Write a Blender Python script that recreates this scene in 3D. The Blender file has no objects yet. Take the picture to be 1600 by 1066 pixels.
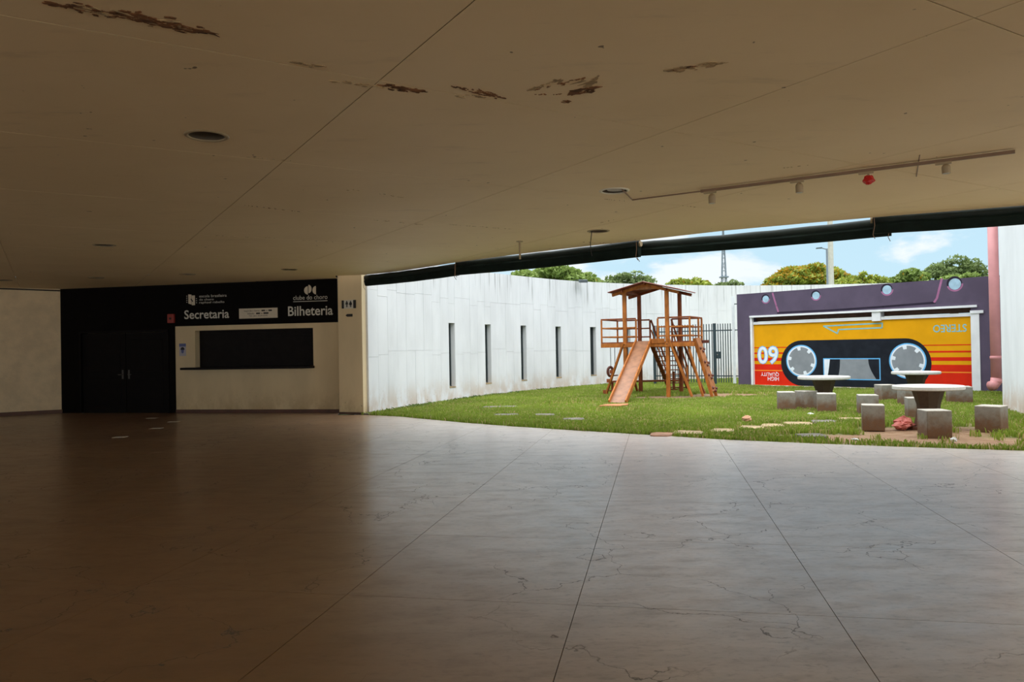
import bpy, math, random, bisect
import numpy as np
from mathutils import Vector, Matrix
from mathutils.geometry import tessellate_polygon
random.seed(7)
rng = np.random.default_rng(7)
scn = bpy.context.scene
COL = scn.collection

# ------------------------------------------------------------------ camera
F = 1200.0; EYE = 1.6; PITCH = math.atan(12 / F); ROLL = 0.018
_up0 = Vector((0, -math.sin(PITCH), math.cos(PITCH))); _r0 = Vector((1, 0, 0))
FWD = Vector((0, math.cos(PITCH), math.sin(PITCH)))
UPV = _up0 * math.cos(ROLL) + _r0 * math.sin(ROLL)
RGT = _r0 * math.cos(ROLL) - _up0 * math.sin(ROLL)
CAM = Vector((0, 0, EYE))
cd = bpy.data.cameras.new('camera'); cam = bpy.data.objects.new('camera', cd); COL.objects.link(cam)
cd.sensor_width = 36; cd.lens = 36 * F / 1600; cd.clip_end = 3000
cam.matrix_world = Matrix(((RGT.x, UPV.x, -FWD.x, CAM.x), (RGT.y, UPV.y, -FWD.y, CAM.y), (RGT.z, UPV.z, -FWD.z, CAM.z), (0, 0, 0, 1)))
scn.camera = cam

def ray(px, py):                      # direction through a photograph pixel
    return RGT * ((px - 800) / F) - UPV * ((py - 533) / F) + FWD
def floor_pt(px, py, z=0.0):
    d = ray(px, py); t = (z - EYE) / d.z
    return CAM + d * t
def depth_pt(px, py, D):
    d = ray(px, py); return CAM + d * (D / d.y)
def proj(p):
    v = Vector(p) - CAM; w = v.dot(FWD)
    return 800 + F * v.dot(RGT) / w, 533 - F * v.dot(UPV) / w

# ------------------------------------------------------------------ view, world, sun
scn.view_settings.view_transform = 'Standard'; scn.view_settings.look = 'None'
scn.view_settings.exposure = 0.0; scn.view_settings.gamma = 1.0; scn.view_settings.use_curve_mapping = False
scn.cycles.use_denoising = True
scn.cycles.max_bounces = 10; scn.cycles.diffuse_bounces = 8
SKY_STRENGTH = 1.1; SUN_STRENGTH = 7.4; SUN_EL = 86; SUN_AZ = (0.25, -1.0)
REAR_L = 1.2; SIDE_L = 4.8

def lin(r, g, b):
    f = lambda c: (c / 255 / 12.92) if c / 255 <= 0.04045 else ((c / 255 + 0.055) / 1.055) ** 2.4
    return (f(r), f(g), f(b), 1)

class NT:                             # small helper around a node tree
    def __init__(s, tree): s.t = tree; s.n = tree.nodes; s.l = tree.links
    def new(s, kind, **kw):
        n = s.n.new(kind)
        for k, v in kw.items(): setattr(n, k, v)
        return n
    def link(s, a, b): s.l.new(a, b)
    def val(s, sock, v):
        if hasattr(v, 'is_linked') or isinstance(v, bpy.types.NodeSocket): s.l.new(v, sock)
        else: sock.default_value = v
    def math(s, op, a, b=0.0, c=None, clamp=False):
        n = s.new('ShaderNodeMath', operation=op, use_clamp=clamp); s.val(n.inputs[0], a); s.val(n.inputs[1], b)
        if c is not None: s.val(n.inputs[2], c)
        return n.outputs[0]
    def mix(s, f, a, b, blend='MIX'):
        n = s.new('ShaderNodeMix', data_type='RGBA', blend_type=blend)
        s.val(n.inputs[0], f); s.val(n.inputs[6], a); s.val(n.inputs[7], b); return n.outputs[2]
    def step(s, v, a, b, o0=0.0, o1=1.0):
        n = s.new('ShaderNodeMapRange', interpolation_type='SMOOTHSTEP'); s.val(n.inputs[0], v)
        n.inputs[1].default_value = a; n.inputs[2].default_value = b; n.inputs[3].default_value = o0; n.inputs[4].default_value = o1
        return n.outputs[0]
    def noise(s, vec, scale, detail=4, rough=0.55, dist=0.0):
        n = s.new('ShaderNodeTexNoise'); s.val(n.inputs['Vector'], vec); n.inputs['Scale'].default_value = scale
        n.inputs['Detail'].default_value = detail; n.inputs['Roughness'].default_value = rough; n.inputs['Distortion'].default_value = dist
        return n.outputs[0]
    def vscale(s, vec, sc, loc=(0, 0, 0)):
        n = s.new('ShaderNodeMapping'); s.val(n.inputs[0], vec); n.inputs[1].default_value = loc; n.inputs[3].default_value = sc
        return n.outputs[0]

world = bpy.data.worlds.new('world'); scn.world = world; world.use_nodes = True
w = NT(world.node_tree); w.n.clear()
tc = w.new('ShaderNodeTexCoord'); dvec = tc.outputs['Generated']
sep = w.new('ShaderNodeSeparateXYZ'); w.link(dvec, sep.inputs[0]); dz = sep.outputs[2]
base = w.mix(w.step(dz, 0.0, 0.75), lin(196, 228, 243), lin(112, 178, 228))
n1 = w.noise(w.vscale(dvec, (1, 1, 2.6), (3.1, 0.4, 0)), 6.5, 7, 0.55, 0.25)
n2 = w.noise(w.vscale(dvec, (1, 1, 2.2), (7.7, 2.2, 1)), 2.2, 5, 0.5)
cl = w.step(w.math('ADD', w.math('MULTIPLY', n1, 0.62), w.math('MULTIPLY', n2, 0.38)), 0.465, 0.545)
skyc = w.mix(w.math('MULTIPLY', cl, 0.93), base, lin(240, 246, 250))
skyc = w.mix(w.step(dz, -0.05, -0.01, 1, 0), skyc, (0.18, 0.2, 0.12, 1))
bg = w.new('ShaderNodeBackground'); w.link(skyc, bg.inputs[0]); bg.inputs[1].default_value = SKY_STRENGTH
out = w.new('ShaderNodeOutputWorld'); w.link(bg.outputs[0], out.inputs[0])

sd = bpy.data.lights.new('sun', 'SUN'); sun = bpy.data.objects.new('sun', sd); COL.objects.link(sun)
sd.energy = SUN_STRENGTH; sd.angle = math.radians(115); sd.color = (1.0, 0.97, 0.93)
_a = Vector((SUN_AZ[0], SUN_AZ[1], 0)).normalized() * math.cos(math.radians(SUN_EL)) + Vector((0, 0, math.sin(math.radians(SUN_EL))))
sun.rotation_euler = (-_a).to_track_quat('-Z', 'Y').to_euler(); sun.location = (4, -6, 30)

# large soft area lights added out of view to brighten the hall's interior
def fill_light(name, c, look, sx, sy, radiance, col):
    ld = bpy.data.lights.new(name, 'AREA'); ld.shape = 'RECTANGLE'; ld.size = sx; ld.size_y = sy; ld.energy = radiance * math.pi * sx * sy; ld.color = col
    lo = bpy.data.objects.new(name, ld); COL.objects.link(lo); lo.location = c
    lo.rotation_euler = Vector(look).to_track_quat('-Z', 'Z').to_euler(); return lo
fill_light('rear_fill', (-1, -11.0, 1.7), (0, 1, 0.05), 36, 3.2, REAR_L, (1.0, 0.90, 0.74))
fill_light('side_fill', (17.6, 1.5, 1.75), (-1, 0.35, 0.06), 10.0, 3.2, SIDE_L, (1.0, 0.92, 0.78))

# ------------------------------------------------------------------ mesh builder
class MB:
    def __init__(s): s.v = []; s.f = []
    def add(s, vs, fs):
        b = len(s.v); s.v += [Vector(x) for x in vs]; s.f += [tuple(i + b for i in f) for f in fs]; return s
    def box(s, c, hx, hy, hz):        # centre and three half-axis vectors
        c = Vector(c); hx = Vector(hx); hy = Vector(hy); hz = Vector(hz)
        if hx.cross(hy).dot(hz) < 0: hx = -hx
        vs = [c + hx * i + hy * j + hz * k for k in (-1, 1) for j in (-1, 1) for i in (-1, 1)]
        return s.add(vs, [(0, 2, 3, 1), (4, 5, 7, 6), (0, 1, 5, 4), (2, 6, 7, 3), (0, 4, 6, 2), (1, 3, 7, 5)])
    def bar(s, a, b, w_, h_, up=(0, 0, 1)):
        a = Vector(a); b = Vector(b); d = (b - a); l = d.length; d.normalize()
        u = Vector(up)
        if abs(d.dot(u.normalized())) > 0.98: u = Vector((1, 0, 0))
        sd_ = d.cross(u).normalized(); u2 = sd_.cross(d).normalized()
        return s.box((a + b) / 2, d * l / 2, sd_ * w_ / 2, u2 * h_ / 2)
    def tube(s, pts, r, n=8, cap=True):
        pts = [Vector(p) for p in pts]; rs = r if isinstance(r, (list, tuple)) else [r] * len(pts)
        rings = []; prev = None
        for i, p in enumerate(pts):
            d = (pts[min(i + 1, len(pts) - 1)] - pts[max(i - 1, 0)]).normalized()
            ref = prev if prev else (Vector((0, 0, 1)) if abs(d.z) < 0.9 else Vector((1, 0, 0)))
            x = (ref - d * ref.dot(d)).normalized(); prev = x; y = d.cross(x)
            rings.append([p + (x * math.cos(6.28318 * k / n) + y * math.sin(6.28318 * k / n)) * rs[i] for k in range(n)])
        vs = [q for rg in rings for q in rg]; fs = []
        for i in range(len(pts) - 1):
            for k in range(n):
                k2 = (k + 1) % n; fs.append((i * n + k, i * n + k2, (i + 1) * n + k2, (i + 1) * n + k))
        if cap: fs += [tuple(range(n - 1, -1, -1)), tuple((len(pts) - 1) * n + k for k in range(n))]
        return s.add(vs, fs)
    def lathe(s, c, prof, n=24, cap=True, phase=0.0):
        c = Vector(c); vs = []; fs = []
        for (r, z) in prof:
            for k in range(n):
                t = 6.283185 * k / n + phase; vs.append(c + Vector((r * math.cos(t), r * math.sin(t), z)))
        for i in range(len(prof) - 1):
            for k in range(n):
                k2 = (k + 1) % n; fs.append((i * n + k, i * n + k2, (i + 1) * n + k2, (i + 1) * n + k))
        if cap: fs += [tuple(range(n - 1, -1, -1)), tuple((len(prof) - 1) * n + k for k in range(n))]
        return s.add(vs, fs)
    def prism(s, pts, e):             # polygon of 3D points extruded by vector e
        pts = [Vector(p) for p in pts]; e = Vector(e); n = len(pts)
        nrm = Vector((0, 0, 0))
        for i in range(n): nrm += pts[i].cross(pts[(i + 1) % n])
        if nrm.dot(e) > 0: pts = pts[::-1]
        vs = pts + [p + e for p in pts]
        fs = [tuple(range(n)), tuple(range(2 * n - 1, n - 1, -1))] + [(i, i + n, (i + 1) % n + n, (i + 1) % n) for i in range(n)]
        return s.add(vs, fs)

ORG = {}
def lk(o, parent=None):
    COL.objects.link(o)
    if parent: o.parent = parent
    return o
def obj(name, mb, mat, parent=None, loc=None, smooth=False, kind=None):
    """one mesh object; vertices are given in world coordinates"""
    if parent: org = ORG[parent.name]
    else: org = Vector(loc) if loc is not None else Vector((0, 0, 0))
    me = bpy.data.meshes.new(name)
    me.from_pydata([tuple(v - org) for v in mb.v], [], mb.f); me.update()
    if smooth: me.polygons.foreach_set('use_smooth', [True] * len(me.polygons))
    me.materials.append(mat)
    o = bpy.data.objects.new(name, me); lk(o, parent)
    if not parent: o.location = org
    ORG[o.name] = org
    if kind: o['kind'] = kind
    return o
def tag(o, label, cat=None, group=None, kind=None):
    o['label'] = label
    if cat: o['category'] = cat
    if group: o['group'] = group
    if kind: o['kind'] = kind
    return o
def thing(name, label, cat, loc, group=None):
    o = bpy.data.objects.new(name, None); lk(o); o.location = loc; o.empty_display_size = 0.1
    ORG[o.name] = Vector(loc); return tag(o, label, cat, group)
def struct(name, mb, mat, loc=None, smooth=False):
    o = obj(name, mb, mat, None, loc, smooth); o['kind'] = 'structure'; return o
def group_root(name, loc=(0, 0, 0)):
    o = bpy.data.objects.new(name, None); lk(o); o.location = loc; ORG[o.name] = Vector(loc); o['kind'] = 'structure'; return o
def bevel(o, w_=0.01, seg=2):
    m = o.modifiers.new('bevel', 'BEVEL'); m.width = w_; m.segments = seg; m.limit_method = 'ANGLE'; return o
def copy_tree(o, parent=None):
    c = o.copy(); lk(c)
    if parent: c.parent = parent
    ORG[c.name] = ORG[o.name]
    for ch in list(o.children): copy_tree(ch, c)
    return c

class Plane:                          # vertical plane in the world: s along it, z up, off towards its front
    def __init__(s, a, b, front):
        s.o = Vector((a[0], a[1], 0)); s.d = (Vector((b[0], b[1], 0)) - s.o); s.len = s.d.length; s.d.normalize()
        s.n = Vector((s.d.y, -s.d.x, 0))
        if s.n.dot(Vector(front)) < 0: s.n = -s.n
    def P(s, u, z, off=0.0): return s.o + s.d * u + s.n * off + Vector((0, 0, z))
    def px(s, x, y, off=0.0):
        r = ray(x, y); p0 = s.o + s.n * off; t = (p0 - CAM).dot(s.n) / r.dot(s.n); q = CAM + r * t
        return (q - s.o).dot(s.d), q.z
    def box(s, mb, u0, u1, z0, z1, o0, o1):
        return mb.box(s.P((u0 + u1) / 2, (z0 + z1) / 2, (o0 + o1) / 2), s.d * (u1 - u0) / 2, s.n * (o1 - o0) / 2, Vector((0, 0, (z1 - z0) / 2)))
    def poly(s, mb, pts, o0, o1): return mb.prism([s.P(u, z, o0) for u, z in pts], s.n * (o1 - o0))

# ------------------------------------------------------------------ materials
def mat(name, col, rough=0.7, var=0.12, scale=6.0, bump=0.0, bscale=40.0, metal=0.0, stretch=(1, 1, 1), spec=0.5, coord='pos'):
    m = bpy.data.materials.new(name); m.use_nodes = True; t = NT(m.node_tree); b = t.n['Principled BSDF']
    g = t.new('ShaderNodeNewGeometry').outputs['Position'] if coord == 'pos' else t.new('ShaderNodeTexCoord').outputs['Object']
    nz = t.noise(t.vscale(g, stretch), scale, 5)
    c1 = tuple(min(1, c * (1 - var)) for c in col[:3]) + (1,); c2 = tuple(min(1, c * (1 + var)) for c in col[:3]) + (1,)
    t.link(t.mix(t.step(nz, 0.3, 0.7), c1, c2), b.inputs['Base Color'])
    b.inputs['Roughness'].default_value = rough; b.inputs['Metallic'].default_value = metal; b.inputs['Specular IOR Level'].default_value = spec
    if bump:
        bp = t.new('ShaderNodeBump'); bp.inputs['Strength'].default_value = bump; bp.inputs['Distance'].default_value = 0.01
        t.link(t.noise(g, bscale, 4), bp.inputs['Height']); t.link(bp.outputs[0], b.inputs['Normal'])
    return m

def mat_wall(name, col, dirt_h=0.7, streak0=3.2, streak1=4.2, dirt=0.6, dirtcol=(0.45, 0.3, 0.16, 1), rough=0.75, fine_k=0.12):
    m = bpy.data.materials.new(name); m.use_nodes = True; t = NT(m.node_tree); b = t.n['Principled BSDF']
    g = t.new('ShaderNodeNewGeometry').outputs['Position']
    sp = t.new('ShaderNodeSeparateXYZ'); t.link(g, sp.inputs[0]); z = sp.outputs[2]
    c = t.mix(t.step(t.noise(t.vscale(g, (1, 1, 0.35)), 1.3, 5), 0.3, 0.75), col, tuple(x * 0.86 for x in col[:3]) + (1,))
    st = t.step(t.noise(t.vscale(g, (3.2, 3.2, 0.12)), 2.2, 6, 0.65), 0.52, 0.68)
    zz = t.step(t.math('ADD', z, t.math('MULTIPLY', t.noise(t.vscale(g, (2.6, 2.6, 0.05)), 1.0, 3), 0.9)), streak0 + 0.45, streak1 + 0.3)
    c = t.mix(t.math('MULTIPLY', st, t.math('MULTIPLY', zz, 0.62)), c, (0.13, 0.13, 0.12, 1))
    fine = t.step(t.noise(t.vscale(g, (5, 5, 0.3)), 2.0, 5, 0.7), 0.60, 0.72)
    c = t.mix(t.math('MULTIPLY', fine, fine_k), c, (0.3, 0.33, 0.33, 1))
    dn = t.math('MULTIPLY', t.step(z, dirt_h, 0.0), t.step(t.noise(t.vscale(g, (1, 1, 0.6)), 2.4, 6, 0.65), 0.35, 0.62))
    c = t.mix(t.math('MULTIPLY', dn, dirt), c, dirtcol)
    sp2 = t.math('MULTIPLY', t.step(t.noise(g, 16, 3, 0.6), 0.66, 0.72), t.step(z, dirt_h * 1.1, 0.05))
    c = t.mix(t.math('MULTIPLY', sp2, 0.7), c, (0.12, 0.11, 0.1, 1))
    t.link(c, b.inputs['Base Color']); b.inputs['Roughness'].default_value = rough
    bp = t.new('ShaderNodeBump'); bp.inputs['Strength'].default_value = 0.12; bp.inputs['Distance'].default_value = 0.008
    t.link(t.noise(g, 7, 4), bp.inputs['Height']); t.link(bp.outputs[0], b.inputs['Normal'])
    return m

def mat_floor():
    m = bpy.data.materials.new('polished_concrete'); m.use_nodes = True; t = NT(m.node_tree); b = t.n['Principled BSDF']
    g = t.new('ShaderNodeNewGeometry').outputs['Position']
    big = t.noise(g, 0.5, 5, 0.6); mid = t.noise(t.vscale(g, (1, 2.2, 1)), 2.6, 7, 0.65); fin = t.noise(t.vscale(g, (1, 2, 1)), 13, 5, 0.7)
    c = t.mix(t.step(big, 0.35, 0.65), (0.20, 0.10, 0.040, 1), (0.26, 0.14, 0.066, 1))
    # garden reflection painted in: paler grey base colour towards the garden, red-brown further in
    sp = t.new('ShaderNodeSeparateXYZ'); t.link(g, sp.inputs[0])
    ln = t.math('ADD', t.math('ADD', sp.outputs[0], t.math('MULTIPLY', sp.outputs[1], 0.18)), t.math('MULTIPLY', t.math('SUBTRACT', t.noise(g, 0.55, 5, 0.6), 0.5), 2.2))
    lightened = t.mix(t.step(t.noise(t.vscale(g, (1, 1.6, 1)), 1.7, 6, 0.7), 0.3, 0.7), (0.40, 0.335, 0.285, 1), (0.56, 0.475, 0.41, 1))
    c = t.mix(t.math('MULTIPLY', t.step(ln, -0.7, 1.8), 0.92), c, lightened)
    c = t.mix(t.math('MULTIPLY', t.step(mid, 0.48, 0.72), 0.35), c, (0.13, 0.072, 0.034, 1))
    c = t.mix(t.math('MULTIPLY', t.step(fin, 0.5, 0.72), 0.5), c, (0.12, 0.08, 0.05, 1))
    # crazing cracks
    dis = t.new('ShaderNodeVectorMath', operation='ADD'); t.link(g, dis.inputs[0])
    nn = t.new('ShaderNodeTexNoise'); t.link(g, nn.inputs[0]); nn.inputs['Scale'].default_value = 2.2; nn.inputs['Detail'].default_value = 6
    sc = t.new('ShaderNodeVectorMath', operation='SCALE'); t.link(nn.outputs['Color'], sc.inputs[0]); sc.inputs['Scale'].default_value = 0.75
    t.link(sc.outputs[0], dis.inputs[1])
    vo = t.new('ShaderNodeTexVoronoi', feature='DISTANCE_TO_EDGE'); t.link(dis.outputs[0], vo.inputs['Vector']); vo.inputs['Scale'].default_value = 0.95
    crack = t.step(vo.outputs['Distance'], 0.0, 0.0065, 1, 0)
    msk = t.step(t.noise(t.vscale(g, (1, 1, 1), (3, 5, 0)), 0.65, 3), 0.43, 0.53)
    ck = t.math('MULTIPLY', crack, msk)
    c = t.mix(t.math('MULTIPLY', ck, 0.85), c, (0.03, 0.025, 0.02, 1))
    t.link(c, b.inputs['Base Color'])
    r = t.math('ADD', t.math('MULTIPLY', t.step(mid, 0.3, 0.75), 0.12), t.math('MULTIPLY', fin, 0.10))
    t.link(t.math('ADD', t.math('ADD', r, 0.27), t.math('MULTIPLY', ck, 0.4)), b.inputs['Roughness'])
    b.inputs['Specular IOR Level'].default_value = 1.0; b.inputs['IOR'].default_value = 1.8
    b.inputs['Coat Weight'].default_value = 0.25; b.inputs['Coat Roughness'].default_value = 0.2
    bp = t.new('ShaderNodeBump'); bp.inputs['Strength'].default_value = 0.08; bp.inputs['Distance'].default_value = 0.01
    t.link(t.math('SUBTRACT', t.noise(g, 9, 5), t.math('MULTIPLY', ck, 1.5)), bp.inputs['Height']); t.link(bp.outputs[0], b.inputs['Normal'])
    return m

def mat_ceiling():
    m = bpy.data.materials.new('painted_ceiling'); m.use_nodes = True; t = NT(m.node_tree); b = t.n['Principled BSDF']
    g = t.new('ShaderNodeNewGeometry').outputs['Position']
    c = t.mix(t.step(t.noise(g, 0.45, 5, 0.6), 0.3, 0.7), (0.80, 0.64, 0.395, 1), (0.86, 0.70, 0.45, 1))
    c = t.mix(t.math('MULTIPLY', t.step(t.noise(t.vscale(g, (1.0, 3.5, 1)), 1.2, 7, 0.7), 0.56, 0.74), 0.22), c, (0.42, 0.31, 0.19, 1))
    spk = t.step(t.noise(g, 7.5, 2, 0.5), 0.765, 0.79)
    c = t.mix(t.math('MULTIPLY', spk, 0.8), c, (0.09, 0.05, 0.025, 1))
    t.link(c, b.inputs['Base Color']); b.inputs['Roughness'].default_value = 0.65; b.inputs['Specular IOR Level'].default_value = 0.3
    bp = t.new('ShaderNodeBump'); bp.inputs['Strength'].default_value = 0.2; bp.inputs['Distance'].default_value = 0.02
    t.link(t.noise(t.vscale(g, (1, 2.5, 1)), 2.2, 6), bp.inputs['Height']); t.link(bp.outputs[0], b.inputs['Normal'])
    return m

def mat_attr(name, rough=0.6, trans=0.0):      # colour varies from leaf to leaf through a mesh attribute
    m = bpy.data.materials.new(name); m.use_nodes = True; t = NT(m.node_tree); b = t.n['Principled BSDF']
    a = t.new('ShaderNodeAttribute', attribute_name='tint'); nz = t.noise(t.new('ShaderNodeNewGeometry').outputs['Position'], 0.8, 3)
    t.link(t.mix(t.step(nz, 0.3, 0.7, 0, 0.35), a.outputs['Color'], (0.02, 0.03, 0.005, 1), 'MIX'), b.inputs['Base Color'])
    b.inputs['Roughness'].default_value = rough; b.inputs['Specular IOR Level'].default_value = 0.25
    if trans:
        tr = t.new('ShaderNodeBsdfTranslucent'); t.link(a.outputs['Color'], tr.inputs[0]); mx = t.new('ShaderNodeMixShader')
        mx.inputs[0].default_value = trans; t.link(b.outputs[0], mx.inputs[1]); t.link(tr.outputs[0], mx.inputs[2])
        t.link(mx.outputs[0], t.n['Material Output'].inputs[0])
    return m

M = {}
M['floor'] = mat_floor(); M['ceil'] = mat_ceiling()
M['joint'] = mat('joint_dark', (0.09, 0.06, 0.04, 1), 0.9)
M['garden_wall'] = mat_wall('whitewashed_concrete', (0.735, 0.75, 0.765, 1), 0.9, dirt=0.55)
M['side_wall'] = mat_wall('whitewashed_render', (0.84, 0.86, 0.87, 1), 0.9, 8, 9, 0.7, (0.5, 0.3, 0.17, 1), fine_k=0.02)
M['inner_wall'] = mat_wall('cream_render', (0.74, 0.595, 0.375, 1), 0.8, 8, 9, 0.45, (0.35, 0.22, 0.1, 1), fine_k=0.04)
M['rough_wall'] = mat('rough_render', (0.72, 0.575, 0.38, 1), 0.85, 0.08, 3, 0.9, 18)
M['black'] = mat('black_paint', (0.004, 0.003, 0.003, 1), 0.7, 0.2, spec=0.08)
M['black_door'] = mat('black_door_paint', (0.005, 0.0035, 0.0035, 1), 0.6, 0.2, spec=0.12)
M['shutter'] = mat('dark_shutter', (0.008, 0.006, 0.006, 1), 0.6, 0.2, spec=0.15)
M['brown_skirt'] = mat('red_brown_skirting', (0.10, 0.035, 0.018, 1), 0.5, 0.2)
M['letter'] = mat('grey_lettering', (0.62, 0.60, 0.55, 1), 0.6, 0.04)
M['sign_plate'] = mat('sign_plate', (0.66, 0.58, 0.46, 1), 0.5, 0.04)
M['ink'] = mat('ink', (0.012, 0.01, 0.01, 1), 0.6)
M['steel'] = mat('brushed_steel', (0.45, 0.42, 0.38, 1), 0.35, 0.05, metal=0.9)
M['handle'] = mat('dull_dark_steel', (0.09, 0.085, 0.08, 1), 0.5, 0.05, metal=0.6)
M['white_plastic'] = mat('white_plastic', (0.75, 0.70, 0.58, 1), 0.45, 0.04)
M['beige_metal'] = mat('beige_metal', (0.36, 0.28, 0.17, 1), 0.5, 0.05)
M['track'] = mat('brown_track', (0.22, 0.135, 0.085, 1), 0.6, 0.08)
M['can'] = mat('dark_can', (0.10, 0.075, 0.045, 1), 0.5, 0.1)
M['red'] = mat('red_plastic', (0.55, 0.012, 0.012, 1), 0.4, 0.08)
M['red_dark'] = mat('red_enamel', (0.30, 0.03, 0.02, 1), 0.5, 0.1)
M['blind'] = mat('dark_green_canvas', (0.006, 0.013, 0.011, 1), 0.8, 0.25, 5, 0.3, 30, spec=0.15)
M['blind_tube'] = mat('dark_roller', (0.010, 0.018, 0.017, 1), 0.6, 0.15, spec=0.25)
M['peel'] = mat('peeling_plaster', (0.17, 0.075, 0.03, 1), 0.9, 0.6, 9, 0.6, 30)
M['peel_grey'] = mat('stained_plaster', (0.40, 0.29, 0.16, 1), 0.9, 0.3, 9, 0.4, 30)
M['blue_paper'] = mat('blue_notice', (0.10, 0.12, 0.30, 1), 0.5, 0.05)
M['pale_paper'] = mat('pale_notice', (0.42, 0.40, 0.48, 1), 0.5, 0.05)
M['tape'] = mat('white_tape', (0.8, 0.78, 0.7, 1), 0.5, 0.04)
M['purple'] = mat('purple_paint', lin(88, 78, 96), 0.75, 0.10, 1.5, 0.15, 20, spec=0.12)
M['purple_dk'] = mat('dark_purple_paint', lin(44, 38, 52), 0.75, 0.1, 2, spec=0.12)
M['m_yellow'] = mat('yellow_paint', lin(222, 158, 14), 0.75, 0.05, 2, spec=0.12)
M['m_red'] = mat('red_paint', lin(212, 42, 18), 0.75, 0.08, 2, spec=0.12)
M['m_line'] = mat('orange_paint', lin(240, 140, 50), 0.75, 0.08, 2, spec=0.12)
M['m_black'] = mat('black_mural_paint', lin(30, 34, 42), 0.7, 0.2, 3, spec=0.12)
M['m_blue'] = mat('sky_blue_paint', lin(105, 180, 235), 0.7, 0.06, 4, spec=0.12)
M['m_arrow'] = mat('pale_blue_paint', lin(135, 190, 195), 0.7, 0.06, 4, spec=0.12)
M['m_white'] = mat('white_paint', lin(225, 232, 240), 0.7, 0.05, 4, spec=0.12)
M['m_grey'] = mat('grey_paint', lin(135, 140, 146), 0.7, 0.08, 3, spec=0.12)
M['m_ball'] = mat('ball_blue_paint', lin(160, 190, 208), 0.7, 0.12, 5, spec=0.12)
M['m_pink'] = mat('mauve_paint', lin(160, 105, 140), 0.7, 0.1, 5, spec=0.12)
M['frame_white'] = mat('white_frame_paint', lin(222, 224, 226), 0.75, 0.05, 3)
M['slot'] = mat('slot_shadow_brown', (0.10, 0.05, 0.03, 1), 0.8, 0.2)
M['pipe'] = mat('pink_pipe', lin(205, 140, 140), 0.45, 0.08, 2)
M['concrete_top'] = mat('pale_terrazzo', lin(196, 196, 190), 0.7, 0.06, 20, 0.1, 60)
M['fence'] = mat('dark_green_iron', lin(36, 54, 60), 0.5, 0.1)
M['fence_white'] = mat('white_iron', lin(225, 230, 232), 0.5, 0.05)
def mat_dirty_concrete(name, top, low, lightened=False):
    m = bpy.data.materials.new(name); m.use_nodes = True; t = NT(m.node_tree); b = t.n['Principled BSDF']
    g = t.new('ShaderNodeNewGeometry').outputs['Position']; sp = t.new('ShaderNodeSeparateXYZ'); t.link(g, sp.inputs[0])
    zz = t.math('ADD', sp.outputs[2], t.math('MULTIPLY', t.math('SUBTRACT', t.noise(g, 5, 5, 0.6), 0.5), 0.5))
    c = t.mix(t.step(zz, 0.08, 0.40), low, top)
    if lightened: c = t.mix(t.step(sp.outputs[2], 0.415, 0.438), c, (0.46, 0.43, 0.37, 1))  # paler seat top: overhead light painted into the colour
    c = t.mix(t.math('MULTIPLY', t.step(t.noise(g, 11, 6, 0.7), 0.45, 0.7), 0.4), c, tuple(x * 0.45 for x in top[:3]) + (1,))
    t.link(c, b.inputs['Base Color']); b.inputs['Roughness'].default_value = 0.85
    bp = t.new('ShaderNodeBump'); bp.inputs['Strength'].default_value = 0.4; bp.inputs['Distance'].default_value = 0.01
    t.link(t.noise(g, 45, 5), bp.inputs['Height']); t.link(bp.outputs[0], b.inputs['Normal']); return m
M['stool'] = mat_dirty_concrete('stained_concrete', (0.25, 0.235, 0.205, 1), (0.15, 0.075, 0.035, 1), True)
M['pedestal'] = mat_dirty_concrete('earth_stained_concrete', (0.085, 0.058, 0.038, 1), (0.12, 0.042, 0.02, 1))
def mat_wood(name, col):
    return mat(name, col, 0.55, 0.28, 3.0, 0.15, 60, stretch=(3, 3, 1.2), spec=0.2)
M['wood'] = mat_wood('stained_timber', (0.35, 0.115, 0.022, 1))
M['wood_dark'] = mat_wood('dark_stained_timber', (0.20, 0.055, 0.018, 1))
M['ply'] = mat_wood('worn_plywood', (0.33, 0.135, 0.055, 1))
M['slide_bed'] = mat('worn_slide_plywood', (0.25, 0.115, 0.055, 1), 0.5, 0.2, 5, 0.1, 30)
M['roof_tile'] = mat('red_brown_sheet', (0.17, 0.045, 0.03, 1), 0.5, 0.15)
M['hold'] = mat('dark_red_hold', (0.10, 0.025, 0.015, 1), 0.5, 0.15)
M['rubber'] = mat('dark_rubber', (0.03, 0.02, 0.018, 1), 0.6, 0.1)
M['rope'] = mat('grey_rope', (0.25, 0.27, 0.28, 1), 0.7, 0.1)
M['mat_orange'] = mat('orange_board', (0.40, 0.15, 0.055, 1), 0.8, 0.15)
M['paver'] = mat('tan_paver', (0.36, 0.265, 0.14, 1), 0.9, 0.25, 4, 0.4, 30)
M['paver_red'] = mat('reddish_paver', (0.36, 0.19, 0.11, 1), 0.9, 0.25, 4, 0.4, 30)
M['paver_grey'] = mat('grey_paver', (0.15, 0.135, 0.105, 1), 0.9, 0.3, 5, 0.4, 30)
M['cloth'] = mat('pink_cloth', (0.62, 0.19, 0.16, 1), 0.8, 0.15)
M['rock'] = mat('tan_stone', (0.50, 0.27, 0.16, 1), 0.9, 0.2)
M['litter'] = mat('white_litter', (0.75, 0.76, 0.76, 1), 0.6, 0.1)
M['bark'] = mat('bark', (0.10, 0.075, 0.05, 1), 0.9, 0.3, 3)
M['grass'] = mat_attr('grass_blades', 0.55, 0.35); M['leaf'] = mat_attr('tree_leaves', 0.55, 0.25)
M['pole'] = mat('pale_concrete_pole', lin(190, 188, 176), 0.8, 0.08)
M['lattice'] = mat('grey_lattice_steel', (0.20, 0.24, 0.28, 1), 0.6, 0.05)
M['glass'] = mat('dark_glass', (0.02, 0.028, 0.03, 1), 0.12, 0.05)
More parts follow.
